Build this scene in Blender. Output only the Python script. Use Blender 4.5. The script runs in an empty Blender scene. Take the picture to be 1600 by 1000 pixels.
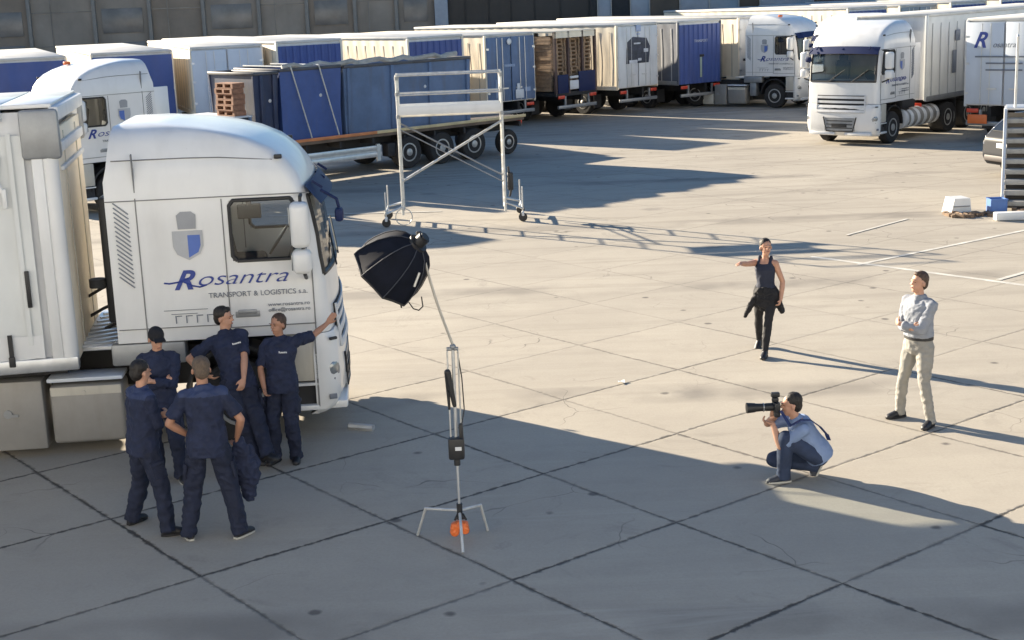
import bpy, bmesh, math, random
from mathutils import Vector, Matrix, noise
from mathutils.bvhtree import BVHTree
random.seed(7)
D = math.radians
scene = bpy.context.scene
C = scene.collection

# ---------------------------------------------------------------- camera
cam_d = bpy.data.cameras.new("camera")
cam = bpy.data.objects.new("camera", cam_d); C.objects.link(cam)
PITCH, ROLL = D(12.874), D(-2.187)
cp, sp_ = math.cos(PITCH), math.sin(PITCH)
F_ = Vector((0, cp, -sp_)); R0 = Vector((1, 0, 0)); U0 = Vector((0, sp_, cp))
Rv = math.cos(ROLL)*R0 + math.sin(ROLL)*U0
Uv = -math.sin(ROLL)*R0 + math.cos(ROLL)*U0
cm = Matrix.Identity(4)
for i in range(3):
    cm[i][0] = Rv[i]; cm[i][1] = Uv[i]; cm[i][2] = -F_[i]
cm[2][3] = 5.1
cam.matrix_world = cm
cam_d.sensor_width = 36; cam_d.lens = 50.49; cam_d.clip_end = 1500; cam_d.clip_start = 0.1
scene.camera = cam

# ---------------------------------------------------------------- light
SUN_EL = D(17.5); SH = D(-40.0)          # direction in which shadows fall on the ground
sun_vec = Vector((-math.cos(SH)*math.cos(SUN_EL), -math.sin(SH)*math.cos(SUN_EL), math.sin(SUN_EL)))
w = bpy.data.worlds.new("World"); scene.world = w; w.use_nodes = True
nt = w.node_tree; nt.nodes.clear()
sky = nt.nodes.new("ShaderNodeTexSky"); sky.sky_type = 'NISHITA'; sky.sun_disc = False
sky.sun_elevation = SUN_EL; sky.sun_rotation = math.atan2(sun_vec.x, sun_vec.y) % (2*math.pi)
sky.air_density = 1.2; sky.dust_density = 0.5; sky.ozone_density = 5.0
bg = nt.nodes.new("ShaderNodeBackground"); bg.inputs[1].default_value = 0.052
out = nt.nodes.new("ShaderNodeOutputWorld")
nt.links.new(sky.outputs[0], bg.inputs[0]); nt.links.new(bg.outputs[0], out.inputs[0])
sl = bpy.data.lights.new("sun", 'SUN'); sl.energy = 5.0; sl.angle = D(0.55); sl.color = (1.0, 0.87, 0.675)
sun = bpy.data.objects.new("sun", sl); C.objects.link(sun)
sun.rotation_euler = (-sun_vec).to_track_quat('-Z', 'Y').to_euler(); sun.location = (-20, 20, 30)
scene.view_settings.view_transform = 'Standard'; scene.view_settings.look = 'None'
scene.view_settings.exposure = 1.86; scene.view_settings.gamma = 1.0

# ---------------------------------------------------------------- materials
_m = {}
def mat(name, col, rough=0.6, metal=0.0, var=0.12, scale=3.0, bump=0.0, bscale=40.0, spec=0.5, trans=0.0, dirt=0.0, fine=0.0, coat=0.0, alpha=1.0):
    if name in _m: return _m[name]
    m = bpy.data.materials.new(name); m.use_nodes = True
    n = m.node_tree.nodes; l = m.node_tree.links
    b = n["Principled BSDF"]
    b.inputs["Roughness"].default_value = rough; b.inputs["Metallic"].default_value = metal
    b.inputs["Specular IOR Level"].default_value = spec
    b.inputs["Coat Weight"].default_value = coat
    if trans: b.inputs["Transmission Weight"].default_value = trans
    tc = n.new("ShaderNodeTexCoord")
    src = tc.outputs["Object"]
    nz = n.new("ShaderNodeTexNoise"); nz.inputs["Scale"].default_value = scale; nz.inputs["Detail"].default_value = 6
    nz.inputs["Roughness"].default_value = 0.6
    l.new(src, nz.inputs["Vector"])
    mp = n.new("ShaderNodeMapRange"); mp.inputs["From Min"].default_value = 0.3; mp.inputs["From Max"].default_value = 0.7
    mp.inputs["To Min"].default_value = 1-var; mp.inputs["To Max"].default_value = 1+var*0.6
    l.new(nz.outputs["Fac"], mp.inputs["Value"])
    mul = n.new("ShaderNodeVectorMath"); mul.operation = 'SCALE'
    mul.inputs[0].default_value = col[:3]
    l.new(mp.outputs[0], mul.inputs["Scale"])
    colout = mul.outputs[0]
    if dirt:
        n2 = n.new("ShaderNodeTexNoise"); n2.inputs["Scale"].default_value = scale*0.6; n2.inputs["Detail"].default_value = 8
        mpp = n.new("ShaderNodeMapping"); mpp.inputs["Scale"].default_value = (3.5, 3.5, 0.7)
        l.new(src, mpp.inputs[0]); l.new(mpp.outputs[0], n2.inputs["Vector"])
        r2 = n.new("ShaderNodeMapRange"); r2.inputs["From Min"].default_value = 0.5; r2.inputs["From Max"].default_value = 0.75
        r2.inputs["To Max"].default_value = dirt
        l.new(n2.outputs["Fac"], r2.inputs["Value"])
        mx = n.new("ShaderNodeMix"); mx.data_type = 'RGBA'
        l.new(r2.outputs[0], mx.inputs["Factor"]); l.new(colout, mx.inputs["A"]); mx.inputs["B"].default_value = (0.12, 0.10, 0.08, 1)
        colout = mx.outputs["Result"]
    l.new(colout, b.inputs["Base Color"])
    if bump:
        n3 = n.new("ShaderNodeTexNoise"); n3.inputs["Scale"].default_value = bscale; n3.inputs["Detail"].default_value = 4
        l.new(src, n3.inputs["Vector"])
        bp = n.new("ShaderNodeBump"); bp.inputs["Strength"].default_value = bump; bp.inputs["Distance"].default_value = 0.02
        l.new(n3.outputs["Fac"], bp.inputs["Height"]); l.new(bp.outputs[0], b.inputs["Normal"])
    _m[name] = m; return m

M_WHITE = mat("white_paint", (0.72, 0.72, 0.71), 0.32, var=0.05, scale=1.5, coat=0.3, dirt=0.12)
M_WHITE2 = mat("white_panel", (0.66, 0.67, 0.68), 0.5, var=0.08, scale=1.2, dirt=0.25)
M_TARP = mat("white_tarpaulin", (0.68, 0.69, 0.67), 0.55, var=0.08, scale=0.9, dirt=0.22, bump=0.15, bscale=5)
M_LITCREAM = mat("lit_cream_tarpaulin", (0.84, 0.74, 0.58), 0.6, var=0.08, scale=1.0, dirt=0.2, bump=0.1, bscale=5)  # cream puts warm sunlight into the colour of sides the sun misses
M_PALE = mat("pale_blue_panel", (0.56, 0.61, 0.68), 0.45, var=0.06, scale=1.0, dirt=0.12)
M_GREY = mat("grey_metal", (0.30, 0.31, 0.32), 0.45, metal=0.5, var=0.15, scale=4)
M_ALU = mat("aluminium", (0.62, 0.63, 0.64), 0.38, metal=0.75, var=0.12, scale=6)
M_BRUSH = mat("brushed_tank", (0.28, 0.27, 0.255), 0.5, metal=0.25, var=0.12, scale=2, dirt=0.25)
M_DARK = mat("dark_chassis", (0.022, 0.022, 0.024), 0.7, var=0.3, scale=5)
M_BLACK = mat("black_plastic", (0.018, 0.018, 0.02), 0.5, var=0.2)
M_TYRE = mat("tyre_rubber", (0.025, 0.024, 0.024), 0.85, var=0.25, scale=12, bump=0.3)
M_RIM = mat("wheel_rim", (0.45, 0.45, 0.44), 0.45, metal=0.5, var=0.2, scale=8, dirt=0.3)
M_BLUE = mat("blue_tarpaulin", (0.045, 0.085, 0.28), 0.5, var=0.15, scale=1.2, dirt=0.12, bump=0.15, bscale=4)
M_BLUE2 = mat("blue_steel", (0.06, 0.12, 0.30), 0.5, var=0.2, scale=1.6, dirt=0.3)
M_BLUE3 = mat("faded_blue_steel", (0.11, 0.17, 0.29), 0.55, var=0.22, scale=1.6, dirt=0.35)
M_NAVYV = mat("navy_visor", (0.012, 0.022, 0.08), 0.55, var=0.1, spec=.25)
M_LETTER = mat("blue_lettering", (0.025, 0.05, 0.26), 0.5, var=0.05)
M_LETG = mat("grey_lettering", (0.16, 0.18, 0.22), 0.5, var=0.05)
M_SEAM = mat("panel_seam", (0.20, 0.20, 0.20), 0.7, var=0.1)
M_LIGHTG = mat("headlight_lens", (0.32, 0.34, 0.35), 0.12, metal=0.5, var=0.3, scale=20)
M_ORANGE = mat("orange_plastic", (0.75, 0.17, 0.04), 0.4, var=0.1)
M_RED = mat("red_lens", (0.6, 0.06, 0.03), 0.3, var=0.1)
M_WOOD = mat("pallet_wood", (0.40, 0.27, 0.17), 0.8, var=0.3, scale=9)
M_GALV = mat("galvanised_tube", (0.60, 0.60, 0.58), 0.42, metal=0.55, var=0.2, scale=8)
M_SEAT = mat("seat_fabric", (0.05, 0.05, 0.055), 0.9)
M_TRIM = mat("cab_trim", (0.30, 0.27, 0.23), 0.8)
M_SILL = mat("beige_sill", (0.52, 0.49, 0.42), 0.5, var=0.08, dirt=0.2)
gm = bpy.data.materials.new("window_glass"); gm.use_nodes = True
_n = gm.node_tree.nodes; _l = gm.node_tree.links
_n.clear(); _o = _n.new("ShaderNodeOutputMaterial"); _t = _n.new("ShaderNodeBsdfTransparent"); _g = _n.new("ShaderNodeBsdfGlossy")
_g.inputs["Roughness"].default_value = 0.03; _t.inputs[0].default_value = (0.85, 0.88, 0.88, 1); _x = _n.new("ShaderNodeMixShader")
_lw = _n.new("ShaderNodeLayerWeight"); _lw.inputs[0].default_value = 0.5
_fr = _n.new("ShaderNodeMath"); _fr.operation = 'POWER'; _l.new(_lw.outputs["Facing"], _fr.inputs[0]); _fr.inputs[1].default_value = 4.0
_fa = _n.new("ShaderNodeMath"); _fa.operation = 'MULTIPLY_ADD'; _l.new(_fr.outputs[0], _fa.inputs[0]); _fa.inputs[1].default_value = 0.85; _fa.inputs[2].default_value = 0.06
_l.new(_fa.outputs[0], _x.inputs[0]); _l.new(_t.outputs[0], _x.inputs[1]); _l.new(_g.outputs[0], _x.inputs[2]); _l.new(_x.outputs[0], _o.inputs[0])
M_GLASS = gm

# ---------------------------------------------------------------- helpers
work = bpy.data.scenes.new("work")          # scratch scene, removed at the end
def evaluated_mesh(o):
    work.collection.objects.link(o)
    with bpy.context.temp_override(scene=work, view_layer=work.view_layers[0]):
        dg = bpy.context.evaluated_depsgraph_get()
        me = bpy.data.meshes.new_from_object(o.evaluated_get(dg), depsgraph=dg)
    bpy.data.objects.remove(o); return me
class MB:
    def __init__(s): s.bm = bmesh.new()
    def _xf(s, vs, mtx):
        for v in vs: v.co = mtx @ v.co
    def box(s, c, d, rot=None, bev=0.0, seg=2):
        r = bmesh.ops.create_cube(s.bm, size=1.0); vs = r['verts']
        for v in vs: v.co = Vector((v.co.x*d[0], v.co.y*d[1], v.co.z*d[2]))
        if bev > 0:
            es = list({e for v in vs for e in v.link_edges})
            rr = bmesh.ops.bevel(s.bm, geom=es, offset=min(bev, min(d)*0.45), segments=seg, profile=0.5, affect='EDGES')
            vs = list({v for f in rr['faces'] for v in f.verts} | {v for v in vs if v.is_valid})
        m = Matrix.Translation(Vector(c))
        if rot is not None: m = m @ rot.to_4x4()
        s._xf(vs, m); return vs
    def cyl(s, a, b, r, r2=None, seg=12, caps=True):
        a = Vector(a); b = Vector(b); ax = b-a; L = ax.length
        if L < 1e-6: return
        q = ax.to_track_quat('Z', 'Y').to_matrix().to_4x4()
        rr = bmesh.ops.create_cone(s.bm, cap_ends=caps, segments=seg, radius1=r, radius2=(r if r2 is None else r2), depth=L)
        s._xf(rr['verts'], Matrix.Translation((a+b)/2) @ q)
    def tube(s, pts, r, seg=8):
        for i in range(len(pts)-1):
            s.cyl(pts[i], pts[i+1], r, seg=seg)
            if i: s.sphere(pts[i], r, seg=seg)
    def sphere(s, c, r, scale=(1, 1, 1), seg=12, rot=None):
        rr = bmesh.ops.create_uvsphere(s.bm, u_segments=seg, v_segments=max(6, seg*2//3), radius=r)
        m = Matrix.Translation(Vector(c))
        if rot is not None: m = m @ rot.to_4x4()
        s._xf(rr['verts'], m @ Matrix.Diagonal((*scale, 1)))
    def cap(s, a, b, ra, rb, seg=14):
        a = Vector(a); b = Vector(b)
        s.cyl(a, b, ra, rb, seg=seg); s.sphere(a, ra, seg=seg); s.sphere(b, rb, seg=seg)
    def prism(s, pts, ext):
        ext = Vector(ext)
        v1 = [s.bm.verts.new(Vector(p)) for p in pts]; v2 = [s.bm.verts.new(Vector(p)+ext) for p in pts]
        n = len(pts)
        s.bm.faces.new(v1); s.bm.faces.new(list(reversed(v2)))
        for i in range(n): s.bm.faces.new((v1[i], v2[i], v2[(i+1) % n], v1[(i+1) % n]))
    def loft(s, rings, close=True):
        vr = [[s.bm.verts.new(Vector(p)) for p in r] for r in rings]; n = len(rings[0])
        for i in range(len(vr)-1):
            for j in range(n): s.bm.faces.new((vr[i][j], vr[i][(j+1) % n], vr[i+1][(j+1) % n], vr[i+1][j]))
        if close: s.bm.faces.new(list(reversed(vr[0]))); s.bm.faces.new(vr[-1])
        return vr
    def lathe(s, prof, c, axis='y', seg=32):
        rings = []
        c = Vector(c)
        for (r, t) in prof:
            ring = []
            for k in range(seg):
                a = 2*math.pi*k/seg
                if axis == 'y': ring.append(c+Vector((r*math.cos(a), t, r*math.sin(a))))
                elif axis == 'z': ring.append(c+Vector((r*math.cos(a), r*math.sin(a), t)))
                else: ring.append(c+Vector((t, r*math.cos(a), r*math.sin(a))))
            rings.append(ring)
        s.loft(rings, close=True)
    def quad(s, *p): s.bm.faces.new([s.bm.verts.new(Vector(q)) for q in p])
    def grid(s, fn, nu, nv):
        vs = [[s.bm.verts.new(Vector(fn(i/nu, j/nv))) for j in range(nv+1)] for i in range(nu+1)]
        for i in range(nu):
            for j in range(nv): s.bm.faces.new((vs[i][j], vs[i+1][j], vs[i+1][j+1], vs[i][j+1]))
    def build(s, name, material, parent=None, smooth=35, thick=0):
        bm = s.bm
        bmesh.ops.recalc_face_normals(bm, faces=bm.faces[:])
        me = bpy.data.meshes.new(name); bm.to_mesh(me); bm.free()
        for mm in (material if isinstance(material, (list, tuple)) else [material]): me.materials.append(mm)
        if smooth:
            for p in me.polygons: p.use_smooth = True
            me.set_sharp_from_angle(angle=D(smooth))
        o = bpy.data.objects.new(name, me); C.objects.link(o)
        if parent is not None: o.parent = parent
        return o

def thing(name, label, cat, loc=(0, 0, 0), rz=0.0, group=None, kind=None):
    o = bpy.data.objects.new(name, None); C.objects.link(o); o.empty_display_size = 0.2
    o.location = loc; o.rotation_euler = (0, 0, rz)
    return tag(o, label, cat, group)
def tag(o, label=None, cat=None, group=None, kind=None):
    if label: o['label'] = label
    if cat: o['category'] = cat
    if group: o['group'] = group
    if kind: o['kind'] = kind
    return o

def text(body, size, mtx, material, parent, name='lettering', shear=0.0, ext=0.003, width=None, bold=0.0):
    cu = bpy.data.curves.new(name, 'FONT'); cu.body = body; cu.size = size; cu.shear = shear; cu.extrude = ext; cu.offset = bold
    me = evaluated_mesh(bpy.data.objects.new("tmp_text", cu)); bpy.data.curves.remove(cu)
    xs = [v.co.x for v in me.vertices]; 
    if width and xs:
        k = width/(max(xs)-min(xs))
        for v in me.vertices: v.co.x *= k
    me.transform(mtx)
    me.materials.clear(); me.materials.append(material)
    me.name = name
    o = bpy.data.objects.new(name, me); C.objects.link(o)
    if parent is not None: o.parent = parent
    return o
def face_right(x, y, z, flip=False):      # text plane facing -y (flip: facing +y)
    m = Matrix.Rotation(D(90), 4, 'X')
    if flip: m = Matrix.Rotation(D(180), 4, 'Z') @ m
    return Matrix.Translation((x, y, z)) @ m

# ---------------------------------------------------------------- ground
def ground_material():
    m = bpy.data.materials.new("concrete_slabs"); m.use_nodes = True
    n = m.node_tree.nodes; l = m.node_tree.links; b = n["Principled BSDF"]; b.inputs["Roughness"].default_value = 0.82
    b.inputs["Specular IOR Level"].default_value = 0.3
    tc = n.new("ShaderNodeTexCoord"); P = tc.outputs["Object"]
    def math_(op, a, bb=None, c=None):
        k = n.new("ShaderNodeMath"); k.operation = op
        for i, v in enumerate((a, bb, c)):
            if v is None: continue
            if isinstance(v, (int, float)): k.inputs[i].default_value = v
            else: l.new(v, k.inputs[i])
        return k.outputs[0]
    def noise_(scale, detail=6, rough=0.6, vec=P, dist=0.0):
        k = n.new("ShaderNodeTexNoise"); k.inputs["Scale"].default_value = scale; k.inputs["Detail"].default_value = detail
        k.inputs["Roughness"].default_value = rough; k.inputs["Distortion"].default_value = dist; l.new(vec, k.inputs["Vector"]); return k.outputs["Fac"]
    def rng(v, a, bb, c=0.0, d=1.0):
        k = n.new("ShaderNodeMapRange"); k.inputs["From Min"].default_value = a; k.inputs["From Max"].default_value = bb
        k.inputs["To Min"].default_value = c; k.inputs["To Max"].default_value = d; l.new(v, k.inputs["Value"]); return k.outputs[0]
    def mix(f, a, bb):
        k = n.new("ShaderNodeMix"); k.data_type = 'RGBA'
        if isinstance(f, float): k.inputs["Factor"].default_value = f
        else: l.new(f, k.inputs["Factor"])
        for nm, v in (("A", a), ("B", bb)):
            if isinstance(v, tuple): k.inputs[nm].default_value = (*v, 1)
            else: l.new(v, k.inputs[nm])
        return k.outputs["Result"]
    d1 = (-0.6147, 0.7888, 0); d2 = (0.7888, 0.6147, 0)
    # slight wander of the joints
    wob = n.new("ShaderNodeTexNoise"); wob.inputs["Scale"].default_value = 0.8; wob.inputs["Detail"].default_value = 3; l.new(P, wob.inputs["Vector"])
    wv = n.new("ShaderNodeVectorMath"); wv.operation = 'MULTIPLY_ADD'; l.new(wob.outputs["Color"], wv.inputs[0]); wv.inputs[1].default_value = (0.05, 0.05, 0); l.new(P, wv.inputs[2])
    rag = noise_(14.0, 4, 0.7)
    def joint(d, off, wid):
        k = n.new("ShaderNodeVectorMath"); k.operation = 'DOT_PRODUCT'; l.new(wv.outputs[0], k.inputs[0]); k.inputs[1].default_value = d
        u = math_('DIVIDE', math_('SUBTRACT', k.outputs["Value"], off+0.02), 2.03)
        fl = math_('ROUND', u); fr = math_('ABSOLUTE', math_('SUBTRACT', u, fl))
        dist = math_('ABSOLUTE', math_('SUBTRACT', math_('MULTIPLY', fr, 2.03), math_('MULTIPLY', math_('SUBTRACT', rag, 0.5), 0.028)))
        return u, fl, dist
    u, fu, du = joint(d1, 7.42, 0.02); v, fv, dv = joint(d2, 5.26, 0.02)
    n1 = noise_(1.3, 5); n1b = noise_(9.0, 4)
    widn = rng(n1b, 0.36, 0.64, 0.012, 0.050)
    # strength of each joint line: some are strong, some nearly filled
    def strength(fl, seed, other):
        cmb = n.new("ShaderNodeCombineXYZ"); l.new(fl, cmb.inputs[0]); cmb.inputs[1].default_value = seed; l.new(math_('FLOOR', math_('DIVIDE', other, 1.0)), cmb.inputs[2])
        wn = n.new("ShaderNodeTexWhiteNoise"); wn.noise_dimensions = '3D'; l.new(cmb.outputs[0], wn.inputs["Vector"])
        return rng(wn.outputs["Value"], 0.0, 1.0, 0.45, 1.0)
    ju = math_('MULTIPLY', math_('SUBTRACT', 1.0, math_('SMOOTH_MIN', math_('DIVIDE', du, widn), 1.0, 0.3)), strength(fu, 3.1, v))
    jv = math_('MULTIPLY', math_('SUBTRACT', 1.0, math_('SMOOTH_MIN', math_('DIVIDE', dv, widn), 1.0, 0.3)), strength(fv, 8.7, u))
    sep = n.new("ShaderNodeSeparateXYZ"); l.new(P, sep.inputs[0])
    fade = rng(sep.outputs["Y"], 13.5, 22.0, 1.0, 0.32)
    J = math_('MULTIPLY', math_('MULTIPLY', math_('MAXIMUM', ju, jv), rng(n1, 0.25, 0.55, 0.45, 1.0)), fade)
    J = math_('MULTIPLY', math_('MAXIMUM', J, 0.0), 1.5); J = math_('MINIMUM', J, 0.92)
    # slab tone
    cs = n.new("ShaderNodeCombineXYZ"); l.new(math_('FLOOR', u), cs.inputs[0]); l.new(math_('FLOOR', v), cs.inputs[1])
    ws = n.new("ShaderNodeTexWhiteNoise"); l.new(cs.outputs[0], ws.inputs["Vector"])
    base = mix(rng(ws.outputs["Value"], 0, 1, 0, 1), (0.385, 0.35, 0.295), (0.43, 0.39, 0.325))
    base = mix(rng(noise_(0.35, 8, 0.65), 0.35, 0.7), base, (0.35, 0.315, 0.265))
    base = mix(rng(noise_(2.2, 8, 0.7), 0.5, 0.8, 0, 0.55), base, (0.30, 0.27, 0.225))
    base = mix(rng(noise_(30, 5, 0.7), 0.4, 0.75, 0, 0.35), base, (0.26, 0.235, 0.20))
    base = mix(rng(noise_(90, 3, 0.7), 0.5, 0.8, 0, 0.25), base, (0.5, 0.46, 0.4))
    # streaks left by tyres, long soft bands in the far half
    mp = n.new("ShaderNodeMapping"); mp.inputs["Rotation"].default_value = (0, 0, D(8)); mp.inputs["Scale"].default_value = (0.12, 1.5, 1); l.new(P, mp.inputs[0])
    st = noise_(1.0, 6, 0.65, mp.outputs[0], 0.8)
    sf = math_('MULTIPLY', rng(st, 0.48, 0.68, 0, 0.6), rng(sep.outputs["Y"], 14, 30, 0.25, 1.0))
    base = mix(sf, base, (0.24, 0.215, 0.18))
    mp2 = n.new("ShaderNodeMapping"); mp2.inputs["Rotation"].default_value = (0, 0, D(-52)); mp2.inputs["Scale"].default_value = (0.15, 2.6, 1); l.new(P, mp2.inputs[0])
    base = mix(rng(noise_(1.0, 5, 0.6, mp2.outputs[0], 0.3), 0.58, 0.78, 0, 0.35), base, (0.47, 0.43, 0.36))
    # spots: oil and chewed-up pits
    vo = n.new("ShaderNodeTexVoronoi"); vo.inputs["Scale"].default_value = 1.1; vo.inputs["Randomness"].default_value = 1.0; l.new(P, vo.inputs["Vector"])
    spot = rng(math_('ADD', vo.outputs["Distance"], math_('MULTIPLY', n1b, 0.05)), 0.068, 0.105, 0.8, 0.0)
    vo2 = n.new("ShaderNodeTexVoronoi"); vo2.inputs["Scale"].default_value = 0.33; l.new(P, vo2.inputs["Vector"])
    spot2 = rng(math_('ADD', vo2.outputs["Distance"], math_('MULTIPLY', noise_(6, 4), 0.10)), 0.09, 0.15, 0.5, 0.0)
    # dark tyre arcs and grimy patches
    tw = n.new("ShaderNodeTexWave"); tw.wave_type = 'RINGS'; tw.inputs["Scale"].default_value = 0.045; tw.inputs["Distortion"].default_value = 2.5; tw.inputs["Detail"].default_value = 3; tw.inputs["Detail Scale"].default_value = 0.6; l.new(P, tw.inputs["Vector"])
    tyre = math_('MULTIPLY', rng(tw.outputs["Fac"], 0.955, 0.995, 0, 1), rng(noise_(0.5, 3), 0.42, 0.6, 0, 0.5))
    base = mix(tyre, base, (0.15, 0.135, 0.12))
    base = mix(rng(noise_(0.9, 10, 0.75, P, 1.2), 0.57, 0.70, 0, 0.42), base, (0.20, 0.18, 0.155))
    base = mix(rng(noise_(0.6, 10, 0.7, mp.outputs[0], 1.0), 0.60, 0.72, 0, 0.45), base, (0.50, 0.46, 0.40))
    # hairline cracks
    vc = n.new("ShaderNodeTexVoronoi"); vc.feature = 'DISTANCE_TO_EDGE'; vc.inputs["Scale"].default_value = 0.55; 
    vw = n.new("ShaderNodeVectorMath"); vw.operation = 'MULTIPLY_ADD'; l.new(wob.outputs["Color"], vw.inputs[0]); vw.inputs[1].default_value = (1.6, 1.6, 0); l.new(P, vw.inputs[2]); l.new(vw.outputs[0], vc.inputs["Vector"])
    crack = math_('MULTIPLY', rng(vc.outputs["Distance"], 0.0, 0.006, 1.0, 0.0), rng(noise_(0.45, 2), 0.54, 0.64, 0, 0.8))
    base = mix(crack, base, (0.10, 0.09, 0.08))
    base = mix(spot, base, (0.09, 0.08, 0.075)); base = mix(spot2, base, (0.17, 0.155, 0.14))
    base = mix(J, base, (0.045, 0.04, 0.036))
    l.new(base, b.inputs["Base Color"])
    h = math_('SUBTRACT', math_('ADD', math_('MULTIPLY', noise_(25, 8, 0.7), 0.35), math_('MULTIPLY', n1, 0.4)), math_('MULTIPLY', J, 1.6))
    bp = n.new("ShaderNodeBump"); bp.inputs["Strength"].default_value = 0.35; bp.inputs["Distance"].default_value = 0.012
    l.new(h, bp.inputs["Height"]); l.new(bp.outputs[0], b.inputs["Normal"])
    return m
g = MB(); g.quad((-600, -60, 0), (600, -60, 0), (600, 900, 0), (-600, 900, 0))
tag(g.build("ground", ground_material(), smooth=0), kind='structure')

M_LINE = mat("worn_white_line", (0.56, 0.54, 0.49), 0.8, var=0.35, scale=3)
def line(a, b, wd, name='painted_line'):
    a = Vector((*a, 0.004)); b = Vector((*b, 0.004)); t = (b-a).normalized(); s = Vector((-t.y, t.x, 0))*wd/2
    return a-s, a+s, b+s, b-s
g = MB()
for i, (a, b, wd) in enumerate([((5.70, 26.72), (8.75, 23.25), 0.13), ((6.35, 25.75), (14.0, 31.2), 0.10), ((8.30, 23.94), (11.5, 26.6), 0.10), ((8.6, 30.6), (6.9, 28.9), .07), ((-5.8, 34.6), (-1.6, 34.3), .10)]):
    q = line(a, b, wd); q = [p+Vector((0, 0, 0.002*i)) for p in q]; g.quad(*q)
tag(g.build("road_markings", M_LINE, smooth=0), kind='structure')

# ---------------------------------------------------------------- wheels
def wheel(parent, x, y, side, r=0.5, wd=0.3, name='wheel'):
    t = MB(); s = 1 if side > 0 else -1
    prof = [(r*0.55, -wd/2), (r*0.93, -wd/2), (r, -wd*0.36), (r, wd*0.36), (r*0.93, wd/2), (r*0.55, wd/2)]
    t.lathe(prof, (x, y, r), 'y', 28)
    o = t.build('wheel', M_TYRE, parent)
    h = MB(); yo = y+s*wd*0.5
    h.lathe([(r*0.57, s*-0.02), (r*0.57, s*0.008), (r*0.50, s*0.012), (r*0.42, -s*0.06), (r*0.24, -s*0.05), (r*0.22, s*0.02), (r*0.12, s*0.035), (0.01, s*0.04)], (x, yo, r), 'y', 24)
    h.build('rim', M_RIM, o)
    k = MB()
    for i in range(10):
        a = 2*math.pi*i/10; k.cyl((x+r*.33*math.cos(a), yo-s*.06, r+r*.33*math.sin(a)), (x+r*.33*math.cos(a), yo-s*.025, r+r*.33*math.sin(a)), 0.016, seg=6)
    k.build('wheel_nuts', M_DARK, o)
    return o

# ---------------------------------------------------------------- tractor unit (x forward, y left, origin: cab rear on the ground)
PROF = [(1.30, 2.53), (1.47, 2.53), (1.66, 2.52), (1.85, 2.51), (1.98, 2.50), (2.20, 2.47), (2.45, 2.45), (2.70, 2.41), (2.90, 2.37), (3.02, 2.33), (3.17, 2.27), (3.32, 2.16), (3.46, 1.99), (3.57, 1.76), (3.65, 1.50), (3.72, 1.15), (3.76, 0.80)]
def hw(z):
    pts = [(1.3, 1.23), (2.9, 1.235), (3.15, 1.22), (3.37, 1.17), (3.5, 1.13), (3.6, 1.08), (3.68, 1.02), (3.73, .93), (3.76, .82)]
    for (a, b), (c, d) in zip(pts, pts[1:]):
        if z <= c: return b+(d-b)*(z-a)/(c-a)
    return pts[-1][1]
def cab_ring(z, xf, off=0.0, x0=0.0):
    W_ = hw(z)+off; rc = 0.17; bow = 0.09; xf = xf+off
    xs = xf-bow-rc
    side = [x0, 0.35, 0.70, 1.02, 1.38]
    if xs < 1.5: side = [x0+(xs-x0)*k/5 for k in range(5)]
    right = [(x, -W_) for x in side]+[(xs, -W_)]
    arc = [(xs+rc*math.sin(a), -(W_-rc)-rc*math.cos(a)) for a in (D(22), D(45), D(68), D(90))]
    front = []
    for k in range(1, 8):
        y = -(W_-rc)+2*(W_-rc)*k/8
        front.append((xf-bow*(y/(W_-rc))**2, y))
    pts = right+arc+front
    pts += [(x, -y) for x, y in reversed(arc)]+[(x, -y) for x, y in reversed(right)]
    pts += [(x0, W_*k) for k in (0.5, 0, -0.5)]
    return [Vector((x, y, z)) for x, y in pts]
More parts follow.
